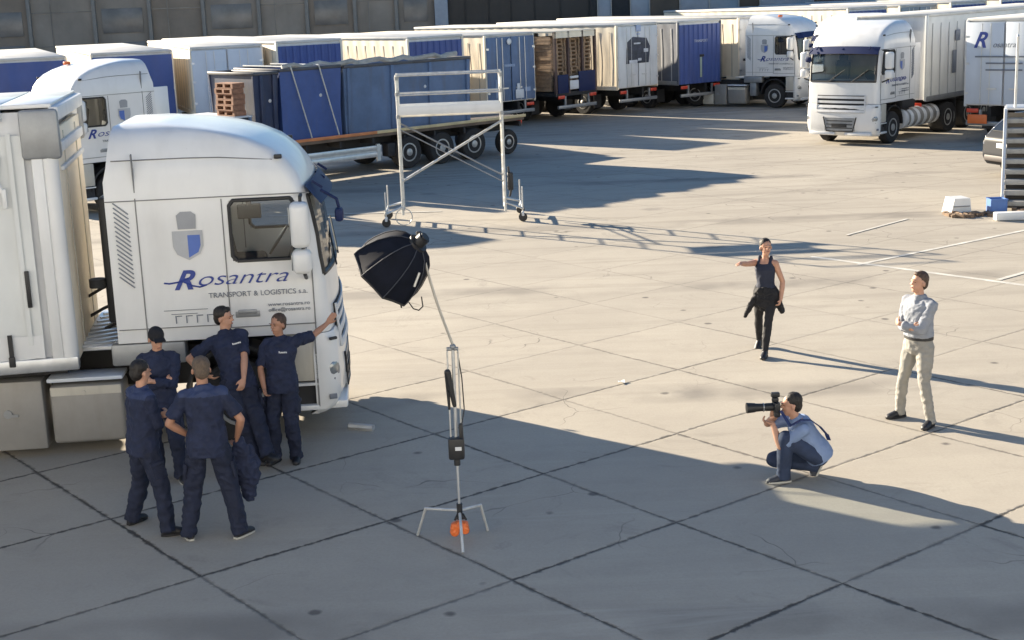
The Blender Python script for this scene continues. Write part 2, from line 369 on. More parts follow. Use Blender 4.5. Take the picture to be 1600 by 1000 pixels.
def tractor(label, loc, rz, crest=True, tank='skirt', group='white truck tractor units', seed=0, rear=True, beacon=False, dirtmat=None):
    T = thing('truck_tractor', label, 'truck', loc, rz, group)
    WM = M_WHITE
    # --- cab shell
    b = MB(); rings = [cab_ring(z, x, x0=(0.0 if z < 3.2 else 0.02+(z-3.2)*0.15)) for z, x in PROF]
    vr = [[b.bm.verts.new(p) for p in r] for r in rings]; n = len(rings[0])
    zs = [p[0] for p in PROF]; iz = {round(z, 2): i for i, z in enumerate(zs)}
    def open_(i, j):
        z = zs[i]
        if 2.20 <= z < 2.90 and (j == 4 or j == 21+1): return True
        if 1.98 <= z < 2.90 and 7 <= j <= 18: return True
        return False
    # ring layout: 0-5 right side, 6-9 arc, 10-16 front, 17-20 arc, 21-26 left side, 27-29 back
    def open2(i, j):
        z = zs[i]
        if 2.20 <= z < 2.90 and (j == 4 or j == 21): return True
        if 1.98 <= z < 2.90 and 8 <= j <= 17: return True
        return False
    for i in range(len(vr)-1):
        for j in range(n):
            if open2(i, j): continue
            b.bm.faces.new((vr[i][j], vr[i][(j+1) % n], vr[i+1][(j+1) % n], vr[i+1][j]))
    # roof crown
    top = vr[-1]; cx = sum((v.co for v in top), Vector())/n
    in1 = [b.bm.verts.new(Vector((cx.x+(v.co.x-cx.x)*.75, v.co.y*.75, 3.78))) for v in top]
    for j in range(n): b.bm.faces.new((top[j], top[(j+1) % n], in1[(j+1) % n], in1[j]))
    b.bm.faces.new(in1)
    b.bm.faces.new(list(reversed(vr[0])))
    b.build('cab', WM, T, smooth=28)
    # glass
    def S(zi, j, off): return cab_ring(zs[zi], PROF[zi][1], off)[j]
    gi = [iz[k] for k in (2.2, 2.45, 2.7, 2.9)]
    for j, nm in ((4, 'side_window'), (21, 'side_window')):
        g_ = MB(); 
        for a, c in zip(gi, gi[1:]): g_.quad(S(a, j, -.012), S(a, j+1, -.012), S(c, j+1, -.012), S(c, j, -.012))
        o = g_.build(nm, M_GLASS, T, smooth=0)
        f_ = MB(); y = S(gi[0], j, 0).y; s = 1 if y > 0 else -1
        jj = (j, j+1) if j == 4 else (j+1, j)
        p0 = S(gi[0], jj[0], .004); p1 = S(gi[0], jj[1], .004); p2 = S(gi[-1], jj[1], .004); p3 = S(gi[-1], jj[0], .004)
        f_.tube([p0+Vector((.05, 0, 0)), p1-Vector((.04, 0, 0)), p1+Vector((0, 0, .06)), p2-Vector((0, 0, .06)), p2-Vector((.04, 0, 0)), p3+Vector((.05, 0, 0)), p3-Vector((0, 0, .06)), p0+Vector((0, 0, .06)), p0+Vector((.05, 0, 0))], 0.022, 6)
        f_.build('window_frame', M_BLACK, o)
    g_ = MB(); gi2 = [iz[k] for k in (1.98, 2.2, 2.45, 2.7, 2.9)]
    for a, c in zip(gi2, gi2[1:]):
        for j in range(8, 18): g_.quad(S(a, j, -.01), S(a, j+1, -.01), S(c, j+1, -.01), S(c, j, -.01))
    ws = g_.build('windscreen', M_GLASS, T, smooth=40)
    f_ = MB(); f_.tube([S(gi2[0], j, .0) for j in range(8, 19)]+[S(a, 18, .0) for a in gi2[1:]]+[S(gi2[-1], j, .0) for j in range(17, 7, -1)]+[S(a, 8, .0) for a in reversed(gi2[:-1])], 0.028, 6)
    for yy in (-.45, .35): f_.cyl((2.53, yy, 1.96), (2.44, yy+.55, 2.35), .012, seg=5)
    f_.build('windscreen_seal', M_BLACK, ws)
    # interior
    i_ = MB(); i_.box((2.12, 0, 1.93), (.42, 2.2, .18), bev=.05); i_.build('dashboard', M_SEAT, T)
    i_ = MB(); i_.box((.25, 0, 2.05), (.06, 2.3, 1.6)); i_.box((.6, 0, 1.62), (.8, 2.25, .4), bev=.05); i_.build('bunk', M_TRIM, T)
    for s in (-.72, .72):
        i_ = MB(); i_.box((1.35, s, 1.85), (.5, .52, .18), bev=.06); i_.box((1.10, s, 2.18), (.15, .5, .75), Matrix.Rotation(D(-10), 3, 'Y'), bev=.06); i_.box((1.02, s, 2.62), (.1, .3, .2), bev=.04)
        i_.build('seat', M_SEAT, T)
    sw = MB(); sw.lathe([(.2, -.012), (.225, -.012), (.225, .012), (.2, .012)], (0, 0, 0), 'z', 20)
    swo = sw.build('steering_wheel', M_BLACK, T); swo.location = (1.78, .66, 2.12); swo.rotation_euler = (0, D(-55), 0)
    # visor
    v_ = MB()
    def vis(u, v):
        y = -1.2+2.4*u; bowv = .1*(y/1.2)**2
        return (2.37+.17*v-bowv-.02, y, 3.06-.22*v-.03*(y/1.2)**2)
    v_.grid(vis, 16, 3)
    for y in (-.9, 0, .9): v_.box((2.38, y, 3.0), (.14, .03, .03), Matrix.Rotation(D(35), 3, 'Y'))
    v_.build('sun_visor', M_NAVYV, T)
    # seams, door lines, roof fairing line
    s_ = MB()
    for sd in (-1, 1):
        y = sd*1.237
        for x in (.34, 1.30): s_.box((x, y, (2.9+1.45)/2 if x > 1 else 2.15), (.012, .01, 1.5 if x > 1 else 1.65))
        s_.box((2.27, y-sd*.003, 1.75), (.014, .012, .85))
        s_.box((1.15, y, 2.95), (2.3, .008, .012)); s_.box((1.78, y, 1.42), (1.0, .01, .012)); s_.box((.65, y, 1.46), (1.25, .01, .01))
        s_.box((.34, sd*1.21, 3.20), (.012, .06, .55), Matrix.Rotation(D(-sd*5), 3, 'X'))
        s_.tube([(.1, sd*1.165, 3.40), (.34, sd*1.166, 3.40), (.9, sd*1.166, 3.40), (1.3, sd*1.166, 3.39), (1.90, sd*1.17, 3.34)], .007, 5)
        s_.tube([(.95, sd*1.12, 3.50), (1.12, sd*1.02, 3.62)], .006, 5)
    s_.build('panel_seams', M_SEAM, T, smooth=0)
    # rear side vent with slanted slats
    for sd in (-1, 1):
        v_ = MB()
        for k in range(17):
            z = 2.02+k*.053; v_.box((.17, sd*1.243, z), (.21, .012, .012), Matrix.Rotation(D(40), 3, 'Y'))
        v_.build('side_vent', M_LETG, T, smooth=0)
    # door handles, side marker
    for sd in (-1, 1):
        h_ = MB(); h_.box((1.50, sd*1.245, 1.60), (.22, .03, .05), bev=.012); h_.box((1.50, sd*1.238, 1.57), (.28, .012, .07), bev=.005); h_.build('door_handle', M_GREY, T)
    m_ = MB(); m_.box((1.97, -1.17, 3.37), (.09, .05, .05), bev=.01); m_.box((1.97, 1.17, 3.37), (.09, .05, .05), bev=.01); m_.build('roof_marker', M_BLACK, T)
    # mirrors
    for sd in (-1, 1):
        a_ = MB(); a_.tube([(2.2, sd*1.24, 2.93), (2.2, sd*1.45, 2.93), (2.2, sd*1.47, 2.05), (2.2, sd*1.24, 1.96)], .022, 6); mo = a_.build('mirror_arm', M_BLACK, T)
        for z, h, nm in ((2.62, .52, 'mirror'), (2.20, .28, 'mirror')):
            q = MB(); q.box((2.18, sd*1.47, z), (.22, .25, h), bev=.07, seg=4); q.build(nm, WM, mo)
            q = MB(); q.box((2.068, sd*1.47, z), (.008, .18, h-.1), bev=.003); q.build('mirror_glass', M_LIGHTG, mo)
    # kerb mirror arm at the front corner
    a_ = MB(); a_.tube([(2.42, -1.05, 2.95), (2.60, -1.08, 2.84), (2.62, -1.08, 2.74)], .018, 6); a_.box((2.62, -1.08, 2.66), (.1, .2, .16), bev=.04); a_.build('front_mirror', M_NAVYV, T)
    # small black blind hanging in the side window
    q = MB(); q.box((1.60, -1.17, 2.76), (.27, .03, .17), bev=.05, seg=3); q.cyl((1.6, -1.17, 2.83), (1.6, -1.17, 2.95), .03); q.build('sun_blind', M_BLACK, T)
    # --- lower body
    def lring(z, x0, xf, W_, rc=.22):
        pts = [(x0, -W_), (xf-rc-.06, -W_)]+[(xf-.06-rc+rc*math.sin(a), -(W_-rc)-rc*math.cos(a)) for a in (D(25), D(50), D(75), D(90))]
        for k in range(1, 6):
            y = -(W_-rc)+2*(W_-rc)*k/6; pts.append((xf-.06*(y/(W_-rc))**2, y))
        r2 = [(x, -y) for x, y in reversed(pts[:6])]
        return [Vector((x, y, z)) for x, y in pts+r2]
    q = MB(); q.loft([lring(.30, 2.24, 2.42, 1.17), lring(.36, 2.23, 2.50, 1.22), lring(.50, 2.22, 2.57, 1.245), lring(.75, 2.22, 2.58, 1.25), lring(1.05, 2.22, 2.57, 1.25), lring(1.22, 2.24, 2.56, 1.245), lring(1.29, 2.26, 2.53, 1.235)])
    bo = q.build('bumper', WM, T, smooth=30)
    q = MB(); q.box((2.40, -.62, .37), (.36, .9, .10), bev=.03); q.box((2.40, .62, .37), (.36, .9, .10), bev=.03); q.build('bumper_lip', WM, bo)
    # grille: four broad bars above, mesh intake below, all following the bowed front
    def fx(y, z): return (2.58 if z < 1.05 else 2.58-(z-1.05)*.19 if z < 1.29 else 2.535)-.065*y*y
    def strip(mb, y0, y1, z0_, z1_, o0, o1, n=10):
        rings = []
        for k in range(n+1):
            y = y0+(y1-y0)*k/n
            rings.append([Vector((fx(y, z0_)+o0, y, z0_)), Vector((fx(y, z0_)+o1, y, z0_)), Vector((fx(y, z1_)+o1, y, z1_)), Vector((fx(y, z1_)+o0, y, z1_))])
        mb.loft(rings)
    q = MB(); strip(q, -.84, .84, 1.29, 1.56, -.02, .006); strip(q, -.84, .84, 1.03, 1.29, -.02, .006); gr = q.build('grille', M_DARK, T)
    q = MB()
    for z in (1.04, 1.18, 1.32, 1.46): strip(q, -.82, .82, z, z+.075, .0, .026)
    for y in (-.85, .82): strip(q, y, y+.04, 1.03, 1.56, 0, .02, 1)
    q.build('grille_bars', M_WHITE2, gr)
    q = MB(); strip(q, -.52, .52, .46, .87, -.01, .008); lg = q.build('lower_grille', M_GREY, T)
    q = MB()
    for z in (.54, .65, .76): strip(q, -.45, .45, z, z+.028, .005, .018)
    q.tube([(fx(.57, .88)+.005, -.57, .89), (fx(.46, .5)+.005, -.46, .46), (fx(0, .5)+.005, 0, .45), (fx(.46, .5)+.005, .46, .46), (fx(.57, .88)+.005, .57, .89)], .02, 6)
    strip(q, -.26, .26, .58, .69, .018, .026)
    q.build('grille_mesh', M_BLACK, lg)
    for sd in (-1, 1):
        nr = Matrix.Rotation(D(sd*50), 3, 'Z')
        q = MB(); q.sphere((2.405, sd*1.145, .82), .165, (.34, .80, 1.08), seg=20, rot=nr); ho = q.build('headlight', M_GREY, T)
        q = MB(); q.sphere((2.430, sd*1.165, .85), .09, (.45, .9, 1.15), seg=14, rot=nr); q.sphere((2.437, sd*1.165, .73), .05, (.5, 1, 1), rot=nr); q.build('lens', M_LIGHTG, ho)
        q = MB(); q.box((2.46, sd*1.215, 1.22), (.1, .04, .035), Matrix.Rotation(D(sd*-35), 3, 'Z'), bev=.012); q.build('indicator', M_BLACK, T)
        q = MB(); q.box((2.42, sd*1.235, .52), (.09, .02, .06), Matrix.Rotation(D(sd*-12), 3, 'Z'), bev=.004); q.build('side_marker', M_LETG, T)
        # step well
        q = MB(); q.box((2.06, sd*1.12, 1.0), (.40, .22, .56), bev=.015); q.build('entry_panel', M_SILL, T)
        q = MB(); q.box((2.06, sd*1.08, .53), (.38, .2, .35)); q.build('step_recess', M_DARK, T)
        q = MB(); q.box((2.06, sd*1.15, .685), (.40, .2, .03)); q.box((2.05, sd*1.16, .40), (.40, .2, .06), bev=.01); q.build('step', WM, T)
        q = MB(); q.box((2.25, sd*1.235, .86), (.02, .03, .9)); q.build('corner_gap', M_SEAM, T)
        # mudguard arch
        q = MB(); ring = []
        for k in range(0, 13):
            a = math.pi*k/12; ring.append((1.33+.60*math.cos(a), .56+.60*math.sin(a)))
        for k in range(12):
            (xa, za), (xb, zb) = ring[k], ring[k+1]
            q.prism([(xa, sd*.80, za), (xb, sd*.80, zb), (xb*1.0+.03*(xb-1.33)/.6, sd*.80, zb+.04), (xa+.03*(xa-1.33)/.6, sd*.80, za+.04)], (0, sd*.42, 0))
        q.build('mudguard', M_BLACK, T, smooth=40)
        q = MB(); q.box((.33, sd*1.10, 1.16), (.85, .25, .26), bev=.03); q.box((.30, sd*1.0, .75), (.3, .3, .55), bev=.03); q.build('rear_fender', M_GREY if sd < 0 else M_DARK, T)
        wheel(T, 1.33, sd*1.04, sd)
    # chassis
    q = MB()
    for sd in (-.42, .42): q.box((-.6, sd, .95), (5.6, .1, .28), bev=.01)
    q.box((1.3, 0, .9), (1.6, 1.5, .5), bev=.05); q.box((-.4, 0, .8), (1.2, .8, .4)); q.cyl((-2.45, -1.0, .5), (-2.45, 1.0, .5), .1); q.cyl((1.33, -1, .5), (1.33, 1, .5), .08)
    q.cyl((-.25, -.8, 1.9), (-.25, -.8, 2.0), .1)
    q.build('chassis', M_DARK, T)
    q = MB(); q.box((-.28, 0, 1.22), (.62, 2.1, .05), bev=.01)
    for k in range(9): q.box((-.28, -.95+k*.23, 1.255), (.56, .06, .02), Matrix.Rotation(D(30), 3, 'Z'))
    q.build('catwalk', M_ALU, T, smooth=0)
    q = MB(); q.cyl((-.12, .75, 1.2), (-.12, .75, 3.3), .09, seg=12); q.box((-.1, -.55, 2.2), (.14, .5, 1.5), bev=.04)
    q.build('air_intake', M_BLACK, T)
    # far-side fairing behind the cab
    for sd in (1,): 
        q = MB(); q.box((-.2, sd*1.2, 2.15), (.42, .05, 1.8), bev=.02); q.build('side_fairing', M_WHITE, T)
    q = MB()
    for zz in (1.35, 1.6, 1.85): q.tube([(-.06, -.3+zz*.2, zz), (-.35, -.1, zz-.1), (-.6, .1, zz-.25)], .02, 6)
    q.build('air_hose', M_RED if seed == 9 else M_BLACK, T)
    if tank == 'skirt':
        for sd in (-1, 1):
            q = MB(); q.box((-.42, sd*1.05, .50), (.84, .42, .70), bev=.05, seg=3); to = q.build('fuel_tank', M_BRUSH, T)
            q = MB(); q.box((-.42, sd*1.262, .78), (.80, .006, .10)); q.cyl((-.45, sd*1.26, .76), (-.45, sd*1.28, .76), .03); q.build('tank_band', M_SILL, to)
            q = MB(); q.box((-.42, sd*1.08, .915), (.86, .38, .045), bev=.01); q.build('tank_cover', M_PALE, to)
            q = MB(); q.box((-1.19, sd*1.06, .52), (.56, .42, .82), bev=.02); bo2 = q.build('battery_box', M_BRUSH, T)
            q = MB(); q.cyl((-1.32, sd*1.27, .55), (-1.32, sd*1.285, .55), .05, seg=14); q.box((-1.25, sd*1.28, .53), (.09, .015, .03)); q.build('latch', M_GREY, bo2)
            q = MB(); q.box((-1.80, sd*1.10, .32), (.52, .3, .42), bev=.02); q.build('tool_box', M_SILL, T)
    else:
        for sd in (-1, 1):
            q = MB(); q.cyl((-1.7, sd*1.0, .68), (.62, sd*1.0, .68), .30, seg=24); to = q.build('fuel_tank', M_BRUSH, T)
            q = MB()
            for x in (-1.6, -1.15, -.7, -.25, .2, .55): q.lathe([(.302, -.09), (.318, -.08), (.318, .08), (.302, .09)], (x, sd*1.0, .68), 'x', 24)
            q.build('tank_band', M_WHITE2, to)
    for sd in (-1, 1):
        if rear:
            wheel(T, -2.45, sd*1.0, sd, wd=.5)
            q = MB(); q.box((-2.45, sd*1.0, 1.10), (1.15, .52, .04), bev=.01); q.box((-2.98, sd*1.0, .95), (.04, .52, .3)); q.build('rear_mudguard', M_BLACK, T)
    q = MB(); q.cyl((-2.2, 0, 1.1), (-2.2, 0, 1.17), .5, seg=20); q.build('fifth_wheel', M_DARK, T)
    if crest:
        for sd in (-1, 1):
            y = sd*1.242; fx = 1 if sd < 0 else -1
            def PX(x): return x
            q = MB(); q.prism([(.72, y, 2.58), (1.06, y, 2.58), (1.06, y, 2.40), (1.02, y, 2.31), (.89, y, 2.24), (.76, y, 2.31), (.72, y, 2.40)], (0, sd*.004, 0))
            co = q.build('crest', M_LETG if False else mat('crest_grey', (.42, .43, .45), .5), T, smooth=0)
            q = MB(); q.prism([(.89, y+sd*.004, 2.53), (1.03, y+sd*.004, 2.53), (1.03, y+sd*.004, 2.41), (1.0, y+sd*.004, 2.33), (.89, y+sd*.004, 2.27)], (0, sd*.003, 0)); q.build('blue_field', mat('crest_blue', (.08, .15, .45), .5), co, smooth=0)
            q = MB(); q.prism([(.79, y, 2.60), (.99, y, 2.60), (1.0, y, 2.76), (.95, y, 2.80), (.83, y, 2.80), (.78, y, 2.76)], (0, sd*.004, 0)); q.build('crown', mat('crest_crown', (.30, .31, .33), .5), co, smooth=0)
            def tx(body, size, x0, x1, z, m_, sh=0, bold=0):
                xa = x0 if sd < 0 else 2.63-x0
                text(body, size, face_right(xa, y, z, sd > 0), m_, T, shear=sh, width=(x1-x0), bold=bold)
            tx("R", .31, .68, .93, 1.905, M_LETTER, .45, .008)
            tx("osantra", .235, .93, 1.96, 1.935, M_LETTER, .42, -.002)
            tx("TRANSPORT & LOGISTICS s.a.", .085, 1.07, 2.20, 1.785, M_LETG)
            tx("www.rosantra.ro", .06, 1.74, 2.22, 1.65, M_LETG); tx("office@rosantra.ro", .06, 1.74, 2.22, 1.585, M_LETG)
            q = MB(); q.tube([(.58, y, 1.985), (.64, y, 1.975), (.75, y, 1.99), (.86, y, 2.03)], .010, 5); q.tube([(.80, y, 1.99), (.9, y, 1.94), (.98, y, 1.92), (1.06, y, 1.94)], .009, 5); q.build('flourish', M_LETTER, T)
            q = MB(); q.box((.80, y, 1.66), (.50, .006, .006)); q.box((.78, y, 1.615), (.30, .006, .006))
            for k in range(4): q.box((.68+k*.12, y, 1.55), (.012, .006, .09)); q.box((.72+k*.12, y, 1.59), (.06, .006, .01))
            q.build('stripe', M_LETG, T, smooth=0)
    if beacon:
        q = MB(); q.box((1.35, -.75, 3.72), (.16, .12, .08), bev=.02); q.build('beacon', M_ORANGE, T)
    return T

# ---------------------------------------------------------------- semi trailer (x=0 visible end, x back, +y visible side)
def curtain(mb, x0, x1, y, z0, z1, amp=.012, folds=.35, nx=60, out_=1):
    mb.grid(lambda u, v: (x0+(x1-x0)*u, y+out_*amp*math.sin(u*(x1-x0)/folds*2*math.pi+2.2*math.sin(v*4))*(.4+.6*abs(math.sin(u*7))), z0+(z1-z0)*v), nx, 6)
def trailer(label, loc, rz, end='doors', end_m=M_WHITE2, side='curtain', side_m=M_LITCREAM, L=12.5, W=2.5, z0=1.05, z1=3.8, group='semi-trailers parked in the far row', simple=False):
    T = thing('semi_trailer', label, 'trailer', loc, rz, group)
    h = W/2
    b = MB()
    if end == 'pallets':
        b.box((L/2, 0, z0-.02), (L, W, .16)); b.box((L/2+1.5, 0, (z0+z1)/2), (L-3.0, W-.3, z1-z0-.2))
        b.build('bed', M_DARK, T)
        q = MB(); q.box((L/2, 0, z1), (L, W, .07), bev=.02); q.box((.03, 0, z1-.14), (.08, W, .2)); q.build('roof', M_LITCREAM, T)
        q = MB()
        for y in (-h+.05, -.42, .42, h-.05): q.box((.04, y, (z0+z1)/2), (.10, .10, z1-z0))
        for x in (1.5, 3.2): q.box((x, h-.05, (z0+z1)/2), (.1, .1, z1-z0))
        q.build('post', mat('rusty_post', (.10, .06, .05), .7, var=.3), T)
        # pallets stacked inside
        q = MB()
        for row, x in enumerate((.75, 1.95)):
            for yi in (-.82, 0, .82):
                if row == 1 and yi < .5: continue
                for k in range(16):
                    z = z0+.10+k*.152
                    if z > z1-.22: break
                    jx = random.uniform(-.02, .02); jy = random.uniform(-.02, .02)
                    q.box((x+jx, yi+jy, z+.13), (1.0, .76, .024)); q.box((x+jx, yi+jy, z+.01), (1.0, .76, .02))
                    for by in (-.33, 0, .33): q.box((x+jx, yi+jy+by, z+.07), (1.0, .09, .09))
        q.build('pallet_stack', M_WOOD, T, smooth=0)
        q = MB(); q.box((-.02, -.62, z0+.42), (.05, 1.0, .8), bev=.02); q.build('tail_board', M_NAVYV, T); q = MB(); q.box((-.02, .82, z0+.38), (.05, .62, .72), bev=.02); q.build('tail_board', M_NAVYV, T)
        q = MB(); q.box((-.06, .2, z0+.32), (.04, .52, .35), bev=.02); q.box((-.06, .2, z0+.62), (.04, .5, .1), bev=.02); q.build('sign_plate', M_WHITE2, T)
    else:
        b.box((L/2, 0, (z0+z1)/2), (L-.1, W-.08, z1-z0-.06)); b.build('body', M_WHITE2, T)
        q = MB(); q.box((L/2, 0, z1+.01), (L, W+.02, .10), bev=.03); q.build('roof', mat('roof_dull', (.58, .57, .54), .6, var=.12, scale=.8, dirt=.35), T)
        q = MB(); q.box((L/2, h, z0+.05), (L, .05, .16), bev=.01); q.box((L/2, -h, z0+.05), (L, .05, .16), bev=.01); q.build('side_rail', M_LITCREAM if side_m is M_LITCREAM else M_GREY, T)
        for s in (-1, 1): q = MB(); q.box((.03, s*(h-.02), (z0+z1)/2), (.10, .09, z1-z0), bev=.015); q.build('post', side_m, T)
        if side == 'curtain' or side == 'tarp':
            for s, yy in ((1, h-.01), (-1, -h+.01)):
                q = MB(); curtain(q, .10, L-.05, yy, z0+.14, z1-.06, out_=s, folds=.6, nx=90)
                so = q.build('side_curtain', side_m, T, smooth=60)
                q = MB()
                for k in range(int(L/.6)): q.box((.4+k*.6, yy+s*.018, (z0+z1)/2-.1), (.045, .008, z1-z0-.3))
                q.build('curtain_strap', mat('strap_grey', (.45, .46, .47), .6) if side_m is not M_LITCREAM else M_SILL, so, smooth=0)
        if end == 'doors':
            for s in (-1, 1):
                q = MB(); q.box((-.025, s*h/2, (z0+z1)/2), (.05, h-.06, z1-z0-.14), bev=.01); do = q.build('rear_door', end_m, T)
                q = MB()
                for yy in (.22, .5): q.cyl((-.065, s*(h/2)+s*(yy-.4), z0+.08), (-.065, s*(h/2)+s*(yy-.4), z1-.1), .016, seg=6)
                q.box((-.075, s*.35, z0+.55), (.03, .3, .05)); q.build('lock_rod', M_ALU, do)
                for zz in (z0+.4, (z0+z1)/2, z1-.5):
                    q = MB(); q.box((-.05, s*(h-.06), zz), (.03, .12, .07)); q.build('hinge', M_ALU, do)
        elif end == 'ribbed':
            q = MB()
            nr = 9
            pts = []
            for k in range(nr):
                y0 = -h+.03+(W-.06)*k/nr; wdt = (W-.06)/nr
                pts += [(y0, -.01), (y0+wdt*.35, -.01), (y0+wdt*.5, -.06), (y0+wdt*.85, -.06)]
            pts.append((h-.03, -.01))
            for (ya, xa), (yb, xb) in zip(pts, pts[1:]): q.quad((xa, ya, z0), (xb, yb, z0), (xb, yb, z1-.12), (xa, ya, z1-.12))
            q.build('end_wall', end_m, T, smooth=0)
        elif end == 'tarp':
            q = MB(); q.grid(lambda u, v: (-.03-.02*math.sin(u*19)-.012*math.sin(v*9+u*4), -h+.03+(W-.06)*u, z0+(z1-z0-.1)*v), 40, 12); q.build('end_tarpaulin', end_m, T, smooth=60)
    # underbody
    q = MB()
    for s in (-.5, .5): q.box((L/2, s, z0-.18), (L-.3, .12, .3))
    for x in (2.0, 3.3, 4.6, L-2.2): q.box((x, 0, z0-.25), (.14, 2.2, .12))
    q.build('chassis', M_DARK, T)
    q = MB(); q.box((-.02, 0, .58), (.10, 2.3, .13), bev=.02)
    for s in (-.7, .7): q.box((.0, s, .8), (.06, .08, .4))
    q.build('underrun_bar', M_GREY, T)
    for s in (-1, 1):
        q = MB(); q.box((-.03, s*.95, z0-.13), (.06, .38, .13), bev=.02); q.build('tail_light', M_RED, T)
        for x in ((2.0,) if simple else (2.0, 3.3, 4.6)): wheel(T, x, s*1.03, s, r=.48, wd=.36)
        q = MB(); q.box((1.35, s*1.0, .55), (.02, .45, .55)); q.build('mudflap', M_BLACK, T)
        q = MB(); q.cyl((L-2.6, s*.8, 0), (L-2.6, s*.8, z0-.1), .07); q.box((L-2.6, s*.8, .03), (.3, .3, .04)); q.build('landing_leg', M_GREY, T)
        q = MB()
        for z in (.5, .75): q.box(((5.6+L-3.2)/2, s*1.2, z), (L-3.2-5.6, .03, .12))
        q.build('side_guard', M_ALU, T)
    return T

# ================================================================= PLACE
# ---------------------------------------------------------------- warehouse behind the row
def warehouse():
    T = thing('warehouse', 'dark grey panelled warehouse front along the back of the yard', 'building', (0, 80, 0), D(1.0))
    M_PANEL = mat("warehouse_panel", (0.25, 0.222, 0.19), 0.7, var=0.25, scale=.5, dirt=.35)
    M_PANEL2 = mat("warehouse_panel_brown", (0.22, 0.185, 0.15), 0.75, var=0.25, scale=.6, dirt=.3)
    M_JNT = mat("panel_batten", (.19, .185, .175), .6, var=.15)
    q = MB(); q.box((0, 6.3, 3.25), (120, 12, 6.5)); q.build('wall', mat('warehouse_core', (.05, .05, .05), .8), T)
    xs = [-60, -54.5, -49.3, -44.1, -39.2, -34.3, -30.3, -25.5, -22.0, -19.0, -16.1, -13.1, -10.5, -7.9, -5.65, -3.56]
    random.seed(3)
    for i, (a, b) in enumerate(zip(xs, xs[1:])):
        q = MB(); q.box(((a+b)/2, .25, 3.2), (b-a-.06, .10, 6.4), bev=.01)
        o = q.build('facade_panel', M_PANEL if i % 3 else M_PANEL2, T)
        q = MB()
        if i % 2 == 0: q.box(((a+b)/2, .17, 4.35), (b-a-.8, .06, 1.3), bev=.01); q.box(((a+b)/2, .16, 2.6), (b-a-.8, .05, 1.2), bev=.01)
        else:
            q.box((a+(b-a)*.33, .19, 3.2), (.05, .04, 6.3)); q.box(((a+b)/2, .19, 4.9), (b-a-.2, .04, .06)); q.box(((a+b)/2, .19, 3.1), (b-a-.2, .04, .05))
        q.build('panel_inset', mat('pane_grey', (.16, .155, .15), .3, var=.4, scale=.8), o)
        q = MB(); q.box((a, .12, 3.2), (.20, .22, 6.4), bev=.02); q.build('batten', M_JNT, T)
    q = MB(); q.box((-3.2, -.05, 3.2), (.72, .5, 6.4), bev=.03); q.build('column', mat('column_grey_blue', (.27, .31, .37), .5, var=.1), T)
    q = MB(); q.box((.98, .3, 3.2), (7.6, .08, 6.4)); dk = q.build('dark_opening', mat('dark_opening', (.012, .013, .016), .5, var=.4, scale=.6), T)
    q = MB()
    for x in (-1.9, -.6, .6, 1.9, 3.3): q.box((x, .22, 3.2), (.05, .06, 6.3))
    q.build('mullion', M_DARK, dk)
    Mwin = mat('pale_window', (.22, .27, .34), .25, var=.25, scale=.8); Mbr = mat('brown_wall', (.10, .075, .055), .7, var=.3, scale=.8, dirt=.2)
    segs = [(4.9, 5.3, 0), (5.3, 6.1, 1), (6.1, 7.1, 0), (7.1, 8.2, 1), (8.2, 9.8, 2), (9.8, 13.1, 1), (13.1, 14.2, 2), (14.2, 17.2, 1), (17.2, 19.8, 2), (19.8, 24, 1), (24, 26, 2), (26, 34, 1), (34, 37, 2), (37, 48, 1), (48, 60, 2)]
    for a, b, k in segs:
        q = MB(); q.box(((a+b)/2, .22, 3.2), (b-a-.04, .12, 6.4), bev=.01)
        o = q.build('facade_window' if k == 1 else 'pier', [M_DARK, Mwin, Mbr][k], T)
        if k == 1:
            q = MB(); n = max(1, int((b-a)/1.6))
            for j in range(n+1): q.box((a+.03+(b-a-.06)*j/n, .14, 3.2), (.06, .06, 6.3))
            q.build('frame', M_GREY, o)
    q = MB(); q.box((0, .1, 6.55), (120.3, .7, .25), bev=.03); q.build('parapet', M_GREY, T)
warehouse()
def add_bounce_building():  # unseen building, added so its sunlit wall bounces light onto shaded truck sides
    T = thing('bounce_building', 'unseen building added behind the viewer, its pale sunlit wall bouncing light into the yard', 'building', (0, -3.5, 0), 0)
    Mw = mat('bounce_render', (.64, .66, .68), .8, var=.06, dirt=.1)
    q = MB(); q.box((0, -6, 5.5), (90, 12, 11)); q.build('wall', Mw, T)
    q = MB(); q.box((0, 1.0, 3.3), (8, 2.2, .2)); q.build('balcony', Mw, T)
    for k in range(9):
        x = -40+k*10
        q = MB(); q.box((x, .02, 2.2), (3.2, .08, 4.2), bev=.02); q.build('loading_door', M_PALE, T)
        q = MB(); q.box((x+4.5, .02, 7.6), (2.4, .10, 1.3), bev=.02); q.build('window', M_GREY, T)
    q = MB(); q.box((0, -5.9, 11.05), (90.6, 12.6, .25), bev=.03); q.build('roof', M_GREY, T)
add_bounce_building()

